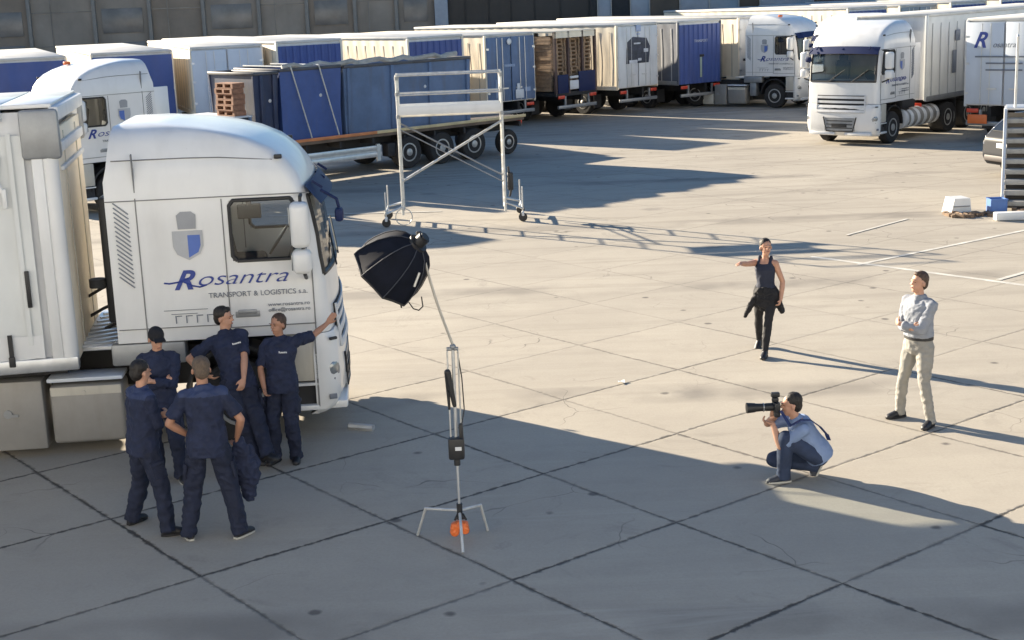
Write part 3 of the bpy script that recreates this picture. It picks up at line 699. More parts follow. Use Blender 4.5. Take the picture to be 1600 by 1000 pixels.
# ---------------------------------------------------------------- the row of parked trailers
def row(cx, cy, phi, lab, **kw):
    e = Vector((math.cos(D(phi)), math.sin(D(phi)), 0)); W_ = kw.get('W', 2.5)
    o = Vector((cx, cy, 0))+e*W_/2
    return trailer(lab, o, D(phi+90), **kw)
row(-21.3, 49.8, 24, 'semi-trailer with pale rear doors half out of the picture at the far left', W=2.45, end='doors', end_m=M_PALE, z1=3.42, z0=1.05, simple=True)
row(-17.7, 49.8, 22, 'trailer with blue rippled tarpaulin end at the far left of the row', W=2.75, end='tarp', end_m=M_BLUE, z1=3.45, z0=1.05)
row(-14.05, 50, 22, 'trailer with blue end and grey header seen above the roof of the second truck', W=2.75, end='tarp', end_m=M_BLUE, z1=3.52)
row(-10.76, 50.5, 20, 'trailer with pale blue-grey double doors and sunlit-cream side left of the blue skips', W=2.5, end='doors', end_m=M_PALE, z0=1.3, z1=3.58)
row(-7.85, 51, 31, 'trailer with bright blue folded end behind the left end of the blue skips', W=2.5, end='ribbed', end_m=M_BLUE, z1=3.65)
row(-3.38, 52.8, 39, 'trailer with long sunlit-cream side and blue ribbed end behind the middle of the flatbed', W=2.5, end='ribbed', end_m=M_BLUE, z1=3.57)
T_D = row(-0.62, 55.0, 42, 'trailer with weathered blue doors and white badge right of the scaffold tower', end='doors', end_m=M_BLUE3, z1=3.50, z0=.95)
row(2.05, 56.8, 46, 'open frame trailer loaded with stacked wooden pallets', end='pallets', z1=3.50, z0=1.1)
T_F = row(4.65, 58.9, 44, 'white trailer with a truck picture on its rear door', end='doors', end_m=M_WHITE2, z1=3.60)
T_G = row(7.31, 60.5, 37, 'trailer with vivid blue ribbed end and dark side beside the parked white truck', end='ribbed', end_m=M_BLUE, side_m=mat('slate_tarpaulin', (.10, .115, .15), .6, var=.15, dirt=.2), z1=3.60)
T_H = row(10.1, 62.2, 36, 'sunlit-cream sided trailer coupled behind the white truck at the end of the row', end='doors', end_m=M_WHITE2, z1=3.65)
# badges on two of the ends
def on_end(T, pts):   # helper: parts lying on the end face, local x slightly negative
    for nm, m_, fn in pts:
        q = MB(); fn(q); q.build(nm, m_, T, smooth=30)
on_end(T_D, [('badge', M_WHITE, lambda q: (q.sphere((-.09, .1, 3.25), .12, (.15, 1, 1)))),
             ('plate', M_WHITE2, lambda q: (q.box((-.10, -.35, 1.25), (.03, .42, .34), bev=.02), q.box((-.1, -.3, 1.5), (.02, .16, .3), bev=.02))),
             ('stripe', mat('faded_stripe', (.25, .33, .48), .5), lambda q: (q.box((-.07, .1, 2.35), (.01, .55, .10)), q.box((-.07, .8, 1.5), (.01, .1, .7)), q.box((-.07, -.8, 1.4), (.01, .3, .16))))])
def picture(q):
    q.prism([(-.078, .78, 2.05), (-.078, -.62, 2.05), (-.078, -.72, 2.7), (-.078, -.5, 3.05), (-.078, .35, 3.12), (-.078, .72, 2.9)], (.012, 0, 0))
on_end(T_F, [('truck_picture', mat('picture_dark', (.03, .04, .07), .4, var=.6, scale=6), picture),
             ('picture_highlight', mat('picture_white', (.6, .62, .66), .4, var=.3, scale=5), lambda q: (q.box((-.085, -.45, 2.55), (.012, .28, .14), bev=.004), q.box((-.085, .35, 2.12), (.012, .5, .14), bev=.004), q.box((-.085, -.05, 2.2), (.012, .2, .1)), q.box((-.085, .1, 2.85), (.012, .4, .06)))),
             ('emblem', mat('picture_blue', (.35, .42, .6), .4), lambda q: (q.box((-.08, .0, 3.45), (.01, .3, .26), bev=.004), q.box((-.08, 0, 3.22), (.01, .2, .05))))])
on_end(T_G, [('marker_strip', mat('pale_green', (.34, .42, .34), .6), lambda q: q.box((-.09, .02, 1.72), (.04, .10, .85), bev=.02)), ('strip_cap', M_BLACK, lambda q: q.box((-.10, -.03, 2.19), (.06, .24, .11), bev=.03))])
text("TRANSPORT", .16, Matrix.Translation((-.08, .40, 2.75)) @ Matrix.Rotation(D(-90), 4, 'Z') @ Matrix.Rotation(D(90), 4, 'X'), mat('pale_letters', (.45, .5, .62), .5), T_G, width=.8)

# white trucks of the back row
tractor('white truck parked at the right end of the far row, seen from its side', (10.9, 61.55, 0), D(-39), rear=True, beacon=True)
tractor('white truck mostly hidden behind the near right truck, only its roof fairing and front showing', (14.3, 57.2, 0), D(-128), rear=True)
# further trailers behind the right hand trucks
row(15.3, 64.5, 34, 'blue ended trailer peeping over the roof of the right hand truck', end='ribbed', end_m=M_BLUE, z1=3.80, simple=True)
row(18.0, 66.0, 34, 'grey ended trailer between two blue ones in the top right corner', end='doors', end_m=M_GREY, z1=3.80, simple=True)
row(20.6, 67.0, 34, 'second blue ended trailer from the left in the top right corner', end='ribbed', end_m=M_BLUE, z1=3.85, simple=True)
row(23.3, 68.2, 34, 'blue ended trailer furthest right in the top right corner', end='ribbed', end_m=M_BLUE, z1=3.90, simple=True)
row(26.0, 69.5, 34, 'sunlit-cream trailer at the very edge of the top right corner', end='doors', end_m=M_WHITE2, z1=3.90, simple=True)

# ---------------------------------------------------------------- right hand truck and trailers
hR = 228.0
tR = tractor('white truck with ribbed fuel tanks facing the camera at the right', (12.20, 47.05, 0), D(hR), tank='ribbed')
fr = Vector((math.cos(D(hR)), math.sin(D(hR)), 0))
o_ = Vector((12.20, 47.05, 0)) - fr*.75
tr = trailer('cream trailer coupled to the right hand truck', o_, D(hR+180), end='none', side='tarp', side_m=M_TARP, z1=3.85, z0=1.15, L=13)
for nm, (x, z, w_, h_) in {'emblem': (2.2, 3.15, .35, .35), 'sticker': (2.0, 2.3, .3, .75)}.items():
    for s in (-1, 1):
        q = MB(); q.box((x, s*1.285, z), (w_, .012, h_), bev=.004); q.build(nm, M_LETG, tr)
# logo trailer
tl = row(14.35, 45.0, -42, 'trailer with blue initial lettering on its pale end at the right edge', end='doors', end_m=M_PALE, z1=3.72, z0=1.1, W=2.45, side_m=M_WHITE2, group='trailers standing at the right edge')
me_ = Matrix.Translation((-.08, .98, 2.9)) @ Matrix.Rotation(D(-90), 4, 'Z') @ Matrix.Rotation(D(90), 4, 'X')
text("R", .66, me_, M_LETTER, tl, shear=.4, bold=.015)
text("osantra", .24, me_ @ Matrix.Translation((.62, 0, .003)), M_LETG, tl, shear=.3)
q = MB()
for z, y0, y1 in ((2.62, .9, -.9), (2.42, .55, -.6), (2.22, .55, -.6)): q.box((-.09, (y0+y1)/2, z), (.012, abs(y0-y1), .045))
q.build('stripe', M_LETG, tl, smooth=0)
q = MB(); q.box((-.12, .75, .72), (.06, .62, .28), bev=.02); q.build('hazard_plate', M_ORANGE, tl)

# ---------------------------------------------------------------- flatbed with blue skips
FB = thing('flatbed_trailer', 'long flatbed trailer with yellow edge rail carrying blue steel skips', 'trailer', (-9.74, 38.93, 0), D(42))
q = MB(); q.box((6.4, 0, 1.13), (12.9, 2.48, .14), bev=.02); q.build('bed', mat('bed_wood', (.16, .12, .09), .8, var=.3), FB)
q = MB(); q.box((9.9, -1.26, 1.20), (6.0, .04, .09), bev=.01); q.build('edge_rail', mat('yellow_rail', (.62, .50, .28), .5, var=.2), FB)
q = MB(); q.box((5.75, -1.26, 1.20), (2.3, .04, .09), bev=.01); q.box((2.4, -1.26, 1.20), (4.4, .035, .08)); q.build('reflective_tape', mat('orange_tape', (.62, .22, .08), .4, var=.2), FB)
q = MB()
for s in (-.5, .5): q.box((6.4, s, .90), (12.4, .14, .34))
for k in range(11): q.box((.9+k*1.18, 0, .95), (.08, 2.4, .16))
q.build('chassis', M_DARK, FB)
for x in (8.1, 9.4, 10.7):
    for s in (-1, 1): wheel(FB, x, s*1.05, s, r=.49, wd=.36)
for s in (-1, 1): wheel(FB, 12.25, s*1.0, s, r=.40, wd=.26)
for s in (-1, 1):
    q = MB(); q.box((5.6, s*1.2, .74), (2.9, .04, .14), bev=.01); q.box((5.6, s*1.2, .54), (2.9, .04, .14), bev=.01); q.box((5.6, s*1.19, .64), (2.9, .02, .34)); q.box((6.95, s*1.2, .6), (.12, .06, .5)); q.build('side_guard', M_ALU, FB)
    q = MB(); q.box((7.5, s*1.0, .62), (.3, .3, .4), bev=.03); q.cyl((3.3, s*.8, .0), (3.3, s*.8, 1.0), .07); q.build('landing_leg', M_DARK, FB)
q = MB()
for s in (-1, 1): q.box((12.88, s*.9, 1.0), (.05, .35, .12), bev=.01)
q.build('tail_light', M_RED, FB)
q = MB(); q.box((.03, 0, 1.8), (.06, 2.45, 1.2), bev=.01); q.build('headboard', M_DARK, FB)
ROT42 = Matrix.Rotation(D(42), 4, 'Z'); FBM = Matrix.Translation((-9.74, 38.93, 0)) @ ROT42
def skip(label, x0, x1, m_, z1, slant=.12, grp='blue open skips on the flatbed', ribs=()):
    c = FBM @ Vector(((x0+x1)/2, 0, 1.205)); L = x1-x0; T = thing('steel_skip', label, 'skip', c, D(42), grp); H_ = z1-1.205
    q = MB(); h = L/2; wB = 1.08; wT = 1.17
    def pt(s, x, z, ins=0): k = z/H_; return (x, s*((wB+(wT-wB)*k)-ins), z)
    for s in (-1, 1):
        nx = 14
        q.loft([[Vector(pt(s, -h+slant*.5, .0)), Vector(pt(s, h-slant, .0)), Vector(pt(s, h, H_)), Vector(pt(s, -h, H_))],
                [Vector(pt(s, -h+slant*.5, .0, .05)), Vector(pt(s, h-slant, .0, .05)), Vector(pt(s, h, H_, .05)), Vector(pt(s, -h, H_, .05))]])
    for s in (-1, 1):
        xb = s*(h-.04); q.box((xb-(slant*.3 if s > 0 else -slant*.2), 0, H_/2), (.05, 2*wB+.05, H_-.01))
    q.box((-slant*.2, 0, .03), (L-slant*1.4, 2*wB, .06)); b_ = q.build('shell', m_, T)
    q = MB()
    for s in (-1, 1):
        for f in ribs: q.box((-h+L*f, s*(wB+.07), H_/2), (.10, .09, H_-.02), Matrix.Rotation(D(-3.0*s), 3, 'X'), bev=.015)
    if ribs: q.build('rib', m_, T)
    q = MB(); q.box((0, -wT, H_+.03), (L, .09, .09), bev=.02); q.box((0, wT, H_+.03), (L, .09, .09), bev=.02); q.box((-h+.03, 0, H_+.03), (.09, 2*wT, .09), bev=.02); q.box((h-.03, 0, H_+.03), (.09, 2*wT, .09), bev=.02)
    q.build('rim', mat('dark_rim', (.09, .09, .10), .5, metal=.3, var=.4), T)
    q = MB(); q.sphere((h*.25 if L > 3 else h*.3, -wT+.045, H_*.62), .055, (1, .5, 1)); q.build('lug', M_WHITE2, T)
    return T
skip('narrow dark blue skip at the cab end of the flatbed', 2.82, 3.64, mat('dark_blue_steel', (.022, .035, .085), .5, var=.25, dirt=.3), 3.12, .1, ribs=(.3, .8))
skip('bright blue skip with diagonal straps on the flatbed', 3.70, 5.80, mat('bright_blue_steel', (.05, .095, .28), .45, var=.15, dirt=.15), 3.17, .10)
skip('long faded blue skip at the tail of the flatbed', 5.88, 10.72, M_BLUE3, 3.13, .05, ribs=(.03, .36, .66, .97))
q = MB()
for x in (4.05, 5.0): q.tube([(x, -1.22, 3.28), (x+.55, -1.24, 1.25)], .022, 6); q.tube([(x, -1.22, 3.28), (x, 1.22, 3.28), (x+.55, 1.24, 1.25)], .022, 6)
o = q.build('lashing_strap', M_GALV, smooth=0); o.matrix_world = FBM; tag(o, 'pale diagonal lashing straps over the bright blue skip', 'strap')
# tarpaulin lying along the rim, and pallets at the front
q = MB(); q.tube([(3.9+.34*k, -1.0-.12*math.sin(k*1.3), 3.24+.05*math.sin(k*2.1)+.03) for k in range(20)], .075, 7); o = q.build('rolled_tarpaulin', mat('rolled_tarp', (.42, .40, .36), .7, var=.3)); o.matrix_world = FBM; tag(o, 'pale rolled tarpaulin lying along the rims of the blue skips', 'tarpaulin')
T = thing('pallet_stack', 'stack of worn wooden pallets at the front of the flatbed', 'pallet', FBM @ Vector((2.45, -.55, 2.045)), D(42))
for k in range(6):
    q = MB(); z = k*.15; jx = random.uniform(-.03, .03)
    q.box((jx, 0, z+.13), (.38, .9, .025)); q.box((jx, 0, z+.012), (.38, .9, .022))
    for y in (-.40, 0, .40): q.box((jx, y, z+.07), (.38, .10, .09))
    q.build('pallet', mat('red_brown_wood', (.30, .15, .09), .8, var=.35, scale=9), T, smooth=0)
T = thing('dark_standin_box', 'dark slatted box under the pallets standing for a shadowed trailer underside', 'box', FBM @ Vector((1.45, 0, 1.205)), D(42))  # stands in for the shadowed undercarriage of the trailer behind, carries the pallets
q = MB(); q.box((0, 0, .40), (2.5, 2.2, .78)); q.build('core', mat('undercarriage_shade', (.02, .028, .05), .7, var=.4), T)
for k in range(6):
    q = MB(); q.box((-1.22+k*.488, -1.13, .41), (.07, .06, .80)); q.build('post', M_BLUE3, T)
q = MB(); q.box((0, 0, .815), (2.56, 2.34, .04), bev=.01); q.build('lid', M_WHITE2, T)
tractor('second white truck with orange beacon, nose left, behind the big white trailer', (-9.80, 38.3, 0), D(222), beacon=True)

# ---------------------------------------------------------------- the big truck in front
tractor('big white truck with crest and blue script on its door, the workers beside it', (-4.66, 17.38, 0), D(5.0), tank='skirt', group='white truck tractor units')
def near_trailer():
    T = thing('semi_trailer', 'big white curtain-sided trailer coupled to the front truck at the left', 'trailer', (-5.167, 17.13, 0), D(10))
    L = 13.6; z0, z1 = 1.13, 4.06
    q = MB(); q.box((-L/2-.05, 0, (z0+z1)/2), (L-.2, 2.36, z1-z0-.1)); q.build('body', M_WHITE2, T)
    # front wall, its centre panel and round corner posts
    q = MB(); q.box((-.03, 0, (z0+z1)/2-.1), (.07, 2.30, z1-z0-.3), bev=.015); fw = q.build('front_wall', M_LITCREAM, T)
    q = MB()
    for y in (-.6, .6): q.box((.010, y, 2.5), (.012, .04, 2.5))
    q.build('front_rib', M_SILL, fw)
    for s in (-1, 1):
        q = MB(); q.cyl((-.10, s*1.16, z0), (-.10, s*1.16, z1-.1), .10, seg=16); q.box((-.22, s*1.235, (z0+z1)/2), (.12, .035, z1-z0-.15), bev=.01); q.build('corner_post', M_WHITE, T)
        q = MB(); q.box((-.16, s*1.20, z1-.30), (.42, .14, .55), bev=.04); q.build('post_cap', M_GREY, T)
        q = MB(); q.box((-L/2-.3, s*1.22, z1-.07), (L-.5, .12, .15), bev=.03); q.build('top_rail', M_WHITE, T)
        q = MB(); q.box((-L/2-.55, s*1.205, z1-.24), (L-1.0, .06, .16)); q.build('curtain_track', mat('track_dark', (.10, .095, .09), .6), T)
        q = MB(); curtain(q, -L, -.36, s*1.225, z0+.36, z1-.3, amp=.010, folds=.55, nx=160, out_=s); cu = q.build('side_curtain', M_TARP, T, smooth=60)
        # scalloped lower hem and buckles
        q = MB(); q.grid(lambda u, v: (-L+(L-.36)*u, s*(1.235+.02*math.sin(u*95)*(1-v)+.012), z0+.12+.26*v-.02*abs(math.sin(u*60))*(1-v)), 150, 3); q.build('hem', M_WHITE, cu, smooth=60)
        q = MB()
        for k in range(18):
            x = -.72-k*.72; q.box((x, s*1.265, z0+.24), (.05, .02, .34)); q.box((x, s*1.275, z0+.10), (.07, .03, .12), bev=.01)
        q.build('buckle', M_BLACK, cu)
        q = MB()
        for k in range(18):
            x = -.50-k*.72; q.box((x, s*1.25, (z0+z1)/2), (.05, .006, z1-z0-.55))
        q.build('curtain_strap', M_TARP, cu)
        q = MB(); q.box((-L/2, s*1.21, z0+.03), (L, .1, .16), bev=.02); q.build('side_rail', M_ALU, T)
        q = MB(); q.box((-.46, s*1.27, 2.05), (.05, .02, .42), bev=.008); q.build('tension_handle', M_BLACK, T)
        q = MB(); q.tube([(-.62, s*1.26, 3.55), (-.66, s*1.27, 3.3), (-.6, s*1.27, 3.08)], .02, 6); q.box((-.60, s*1.27, 3.08), (.05, .03, .22), bev=.01); q.build('roof_toggle', M_WHITE, T)
        q = MB(); q.box((-4.7, s*1.19, .62), (3.2, .04, .16)); q.box((-4.7, s*1.19, .9), (3.2, .04, .12)); q.build('side_guard', M_ALU, T)
        for x in (-8.2, -9.5, -10.8): wheel(T, x, s*1.04, s)
    q = MB()
    for k in range(24): q.box((-.3-k*.55, 0, z1+.01+.012*math.sin(k)), (.57, 2.40, .05), bev=.012)
    q.build('roof', M_WHITE, T)
    q = MB(); q.box((.005, 0, z1-.08), (.12, 2.44, .16), bev=.03); q.box((.02, 0, z1-.46), (.06, 2.1, .12), bev=.02); q.box((.02, 0, z1-.7), (.05, 2.1, .06), bev=.02); q.build('header', M_WHITE2, T)
    q = MB()
    for s in (-.45, .45): q.box((-L/2, s, .98), (L-.4, .12, .28))
    q.box((-1.2, 0, 1.0), (2.0, 1.6, .12)); q.build('chassis', M_DARK, T)
near_trailer()
q = MB(); q.tube([(-2.02, 16.75, .03), (-1.72, 16.62, .03)], .045, 8); o = q.build('wheel_chock_bar', M_ALU); tag(o, 'short pale metal bar on the ground under the front bumper', 'bar')

# ---------------------------------------------------------------- mobile scaffold tower
def scaffold():
    T = thing('scaffold_tower', 'aluminium scaffold tower on castors with platform and guard rails', 'scaffold', (-1.23, 32.9, 0), D(2))
    def tube(nm, pts, r=.027, m_=M_GALV, par=T):
        q = MB(); q.tube([Vector(p) for p in pts], r, 8); return q.build(nm, m_, par)
    w_, d_ = 1.17, .36
    for sx in (-1, 1):
        for sy in (-1, 1): 
            tube('upright', [(sx*w_, sy*d_, .22), (sx*w_, sy*d_, 3.38 if sy < 0 or sx < 0 else 3.38)], .03)
        q = MB()
        for k in range(9):
            z = .45+k*.33
            if z < 2.35 or z > 2.8: q.cyl((sx*w_, -d_, z), (sx*w_, d_, z), .018, seg=8)
        q.build('rung', M_GALV, T)
        q = MB()
        for sy in (-1, 1):
            for z in (2.45, 2.95, 3.3): q.cyl((sx*w_, sy*d_, z-.04), (sx*w_, sy*d_, z+.04), .042, seg=8)
        q.build('coupler', M_GREY, T)
    q = MB(); q.box((0, 0, 2.46), (2.30, .64, .06), bev=.01); q.build('platform', mat('platform_board', (.55, .53, .48), .6, var=.15), T)
    q = MB(); q.box((0, -.37, 2.58), (2.34, .025, .20), bev=.005); q.box((0, .37, 2.58), (2.34, .025, .20), bev=.005); q.build('toe_board', M_WHITE, T)
    for sy in (-1, 1):
        for z in (3.36, 2.93): tube('guard_rail', [(-w_, sy*d_, z), (w_, sy*d_, z)], .022)
    tube('brace', [(-w_, -d_, .98), (w_, -d_, 2.28)], .03)
    tube('brace', [(-w_, d_, 2.25), (w_, d_, .95)], .02, M_GREY); tube('brace', [(-w_, d_, 2.10), (w_, d_, .80)], .014, M_GREY)
    # base frames with adjustable stems and castors
    for sx in (-1, 1):
        for sy in (-1, 1):
            x, y = sx*(w_+.38), sy*.62
            tube('base_beam', [(sx*w_, sy*d_, .42), (x, y, .30)], .026)
            s_ = tube('castor_stem', [(x, y, .12), (x, y, .80)], .016)
            q = MB(); q.lathe([(.02, -.035), (.095, -.035), (.10, -.02), (.10, .02), (.095, .035), (.02, .035)], (x, y, .10), 'y', 18); q.build('castor', M_BLACK, s_)
            q = MB(); q.box((x, y, .18), (.06, .12, .10), bev=.015); q.build('castor_fork', M_WHITE2, s_)
        tube('base_beam', [(sx*(w_+.38), -.62, .30), (sx*(w_+.38), .62, .30)], .026)
        tube('base_beam', [(sx*w_, -d_, .30), (sx*w_, d_, .30)], .024)
    q = MB(); q.box((w_+.14, -.05, .86), (.13, .2, .42), bev=.03); q.tube([(w_+.1, -.1, 1.2), (w_+.16, -.1, .7), (w_+.12, 0, .5)], .025, 6); q.build('winch', M_BLACK, T)
    # hoop of the brake wheel
    q = MB(); q.tube([(-w_+.02+.19*math.cos(a), -.5, .2+.19*math.sin(a)) for a in [2*math.pi*k/16 for k in range(17)]], .012, 6); q.build('hoop', M_GALV, T)
scaffold()

# ---------------------------------------------------------------- softbox on its stand
def softbox():
    T = thing('light_stand', 'steel studio light stand with three turtle legs and battery pack', 'light stand', (-.57, 12.98, 0), 0)
    def tb(nm, pts, r, m_, par=T):
        q = MB(); q.tube([Vector(p) for p in pts], r, 10); return q.build(nm, m_, par)
    tb('pole', [(0, 0, .22), (0, 0, .95)], .013, M_ALU); tb('pole', [(0, 0, .9), (.01, 0, 1.9)], .016, M_ALU)
    tb('pole', [(.05, .0, .95), (.055, 0, 1.86)], .008, M_GALV); tb('pole', [(-.05, 0, 1.0), (-.045, 0, 1.86)], .008, M_GALV)
    q = MB(); q.cyl((-.05, 0, 1.88), (.06, 0, 1.88), .018); q.sphere((0.01, 0, 1.90), .03); q.build('knuckle', M_GREY, T)
    pts = []
    for k in range(15):
        u = k/14; pts.append((.01-.24*u-.02*math.sin(u*3.1), .02*u, 1.92+.90*u-.05*math.sin(u*3.1)*0))
    tb('boom_arm', pts, .012, mat('boom_tube', (.40, .38, .34), .45, metal=.4))
    q = MB(); q.cap((-.05, -.02, 1.66), (.0, -.02, 1.34), .032, .02, seg=10); q.cap((-.06, .0, 1.66), (-.05, 0, 1.3), .022, .012, seg=8); q.build('clamp', M_BLACK, T)
    q = MB(); q.box((0, -.02, .92), (.15, .12, .21), bev=.02); q.box((.05, -.02, 1.06), (.04, .05, .2), bev=.015); q.cyl((0, -.02, .82), (0, -.02, .75), .03); bt = q.build('battery_pack', M_BLACK, T)
    q = MB(); q.box((.02, -.083, .93), (.06, .006, .035)); q.build('pack_label', M_WHITE2, bt)
    tb('cable', [(.05, -.03, 1.1), (.09, -.02, 1.3), (.08, 0, 1.6), (.05, 0, 1.85)], .006, M_BLACK)
    hub = Vector((0, 0, .30))
    q = MB(); q.cyl((0, 0, .20), (0, 0, .36), .028); q.build('hub', M_BLACK, T)
    for (dx, dy) in ((-.33, .08), (.20, .12), (.02, -.30)):
        a = Vector((dx, dy, .27 if dx else .24)); 
        if dx == .02: pts = [(0, 0, .27), (.015, -.22, .20), (.03, -.38, .01)]
        else: pts = [(0, 0, .29), (dx, dy, .29), (dx*1.28, dy*1.4, .01)]
        tb('leg', [Vector(p) for p in pts], .014, M_GALV)
    # sandbag
    S = thing('sandbag', 'orange ballast bag hanging on the base of the light stand', 'weight bag', (-.57, 12.98, 0), 0)
    q = MB(); q.box((-.05, -.03, .115), (.085, .10, .13), Matrix.Rotation(D(8), 3, 'Y'), bev=.035, seg=4); q.box((.045, -.02, .12), (.075, .10, .12), Matrix.Rotation(D(-10), 3, 'Y'), bev=.032, seg=4); q.box((0, -.02, .17), (.07, .06, .03), bev=.01)
    remesh(q, 'bag', M_ORANGE, S, voxel=.006, smooth_it=3, folds=.006, fscale=22)
    q = MB(); q.box((0, 0, .21), (.10, .04, .02), bev=.005); q.tube([(-.05, 0, .19), (-.02, 0, .25), (.03, 0, .25), (.06, 0, .19)], .01, 6); q.build('handle', M_BLACK, S)
    # softbox
    B = thing('softbox', 'black eight-ribbed softbox on the boom arm above the yard', 'studio light', (-.84, 12.98, 2.88), 0)
    ax = Vector((-.70, .30, -.64)).normalized()
    q_ = ax.to_track_quat('Z', 'Y').to_matrix()
    def P(r, a, t): return q_ @ Vector((r*math.cos(a), r*math.sin(a), t))
    prof = [(.09, .0), (.165, .035), (.235, .105), (.295, .21), (.335, .33), (.352, .42), (.352, .47)]
    q = MB(); N = 8; sub = 4
    rings = []
    for r, t in prof:
        ring = []
        for k in range(N):
            a0 = 2*math.pi*k/N+.2; a1 = 2*math.pi*(k+1)/N+.2
            for j in range(sub):
                u = j/sub; p = P(r, a0, t).lerp(P(r, a1, t), u); sag = math.sin(u*math.pi)*.008*(t/.44)
                c0 = P(0, 0, t); p = p+(c0-p).normalized()*sag; ring.append(p)
        rings.append(ring)
    q.loft(rings, close=False); q.build('fabric_shell', mat('softbox_fabric', (.006, .008, .016), .85, spec=.2, var=.3, scale=8), B, smooth=50)
    for k in range(N): q = MB(); q.tube([P(r+.006, 2*math.pi*k/N+.2, t) for r, t in prof], .005, 6); q.build('rib', mat('softbox_rib', (.035, .04, .055), .7), B)
    q = MB(); q.tube([rings[-1][k] for k in range(N*sub)]+[rings[-1][0]], .011, 6); q.build('rim_piping', M_BLACK, B)
    q = MB(); q.loft([[P(.25, 2*math.pi*k/16, .37) for k in range(16)], [P(.25, 2*math.pi*k/16, .376) for k in range(16)]]); q.build('diffuser', M_WHITE, B)
    q = MB(); q.cyl(P(0, 0, -.02), P(0, 0, .02), .095, seg=24); q.build('speed_ring', M_BLACK, B)
    q = MB(); q.cyl(P(0, 0, -.10), P(0, 0, -.01), .06, seg=20); q.cyl(P(0, 0, -.115), P(0, 0, -.10), .045, seg=20); q.box(P(.075, 2.2, -.05), (.05, .05, .07), bev=.01); q.build('lamp_head', M_BLACK, B)
    q = MB(); q.tube([P(.30, 5.05, .24)+Vector((0, -.03, 0)), P(.23, 5.05, .12)+Vector((0, -.03, 0))], .012, 6); q.build('handle', M_GALV, B)
    q = MB(); b0 = P(.355, 4.6, .45); q.tube([b0+Vector((-.02, 0, 0)), b0+Vector((.02, -.01, -.06)), b0+Vector((.07, -.02, -.075)), b0+Vector((.11, -.02, -.04)), b0+Vector((.10, 0, .05))], .006, 6); q.tube([b0+Vector((-.10, 0, .01)), b0+Vector((-.09, 0, -.05))], .008, 6); q.build('cord', M_BLACK, B)

# ---------------------------------------------------------------- right edge: car, stairs, blocks
def car():
    T = thing('parked_car', 'dark parked car half hidden by the metal steps at the right edge', 'car', (16.72, 37.95, 0), D(200))
    prof = [(0, .35), (-.02, .62), (.12, .92), (1.0, 1.02), (1.55, 1.40), (2.1, 1.55), (3.6, 1.56), (4.12, 1.16), (4.30, .95), (4.33, .5), (4.2, .28), (.1, .28)]
    q = MB()
    def ring(y): return [Vector((x, y*(1.0 if z < 1.0 else 1-.24*(z-1.0)/.55), z)) for x, z in prof]
    q.loft([ring(-.84), ring(-.4), ring(0), ring(.4), ring(.84)])
    def finish():
        remesh(q, 'body', mat('car_paint', (.008, .010, .016), .45, spec=.22, var=.05), T, voxel=.035, smooth_it=7)
    LATER.append(finish)
    GL = mat('car_glass', (.02, .024, .03), .08)
    for s in (-1, 1):
        g = MB(); g.prism([(1.18, s*.80, 1.04), (1.66, s*.715, 1.38), (2.1, s*.675, 1.48), (3.45, s*.675, 1.48), (3.9, s*.76, 1.08)], (0, s*.02, 0)); g.build('side_window', GL, T, smooth=0)
        wheel(T, .85, s*.76, s, r=.32, wd=.2); wheel(T, 3.45, s*.76, s, r=.32, wd=.2)
        g = MB(); g.sphere((.10, s*.62, .70), .12, (.5, 1.2, .7)); g.build('headlight', M_LIGHTG, T)
        g = MB(); g.sphere((4.22, s*.68, .88), .11, (.4, .8, 1.3)); g.build('tail_light', M_RED, T)
        g = MB(); g.box((1.25, s*.93, 1.03), (.1, .16, .1), bev=.03); g.build('mirror', M_BLACK, T)
        g = MB(); g.tube([(2.2, s*.66, 1.55), (3.45, s*.66, 1.55), (3.75, s*.68, 1.44), (4.05, s*.73, 1.20), (4.24, s*.79, .98), (4.30, s*.80, .80)], .022, 6); g.build('roof_trim', M_ALU, T)
    g = MB(); g.prism([(3.72, -.58, 1.47), (3.72, .58, 1.47), (4.13, .66, 1.14), (4.13, -.66, 1.14)], (.03, 0, .02)); g.build('rear_window', GL, T, smooth=0)
    g = MB(); g.box((4.33, 0, .80), (.03, .52, .12), bev=.01); g.build('number_plate', M_WHITE2, T)
    g = MB(); g.box((4.31, .34, .97), (.04, .28, .13), bev=.02); g.build('badge', mat('blue_badge', (.05, .12, .5), .3), T)
    g = MB(); g.box((4.30, 0, .46), (.08, 1.5, .16), bev=.04); g.build('rear_bumper', mat('bumper_dark', (.05, .04, .038), .6), T)
LATER = []
car()
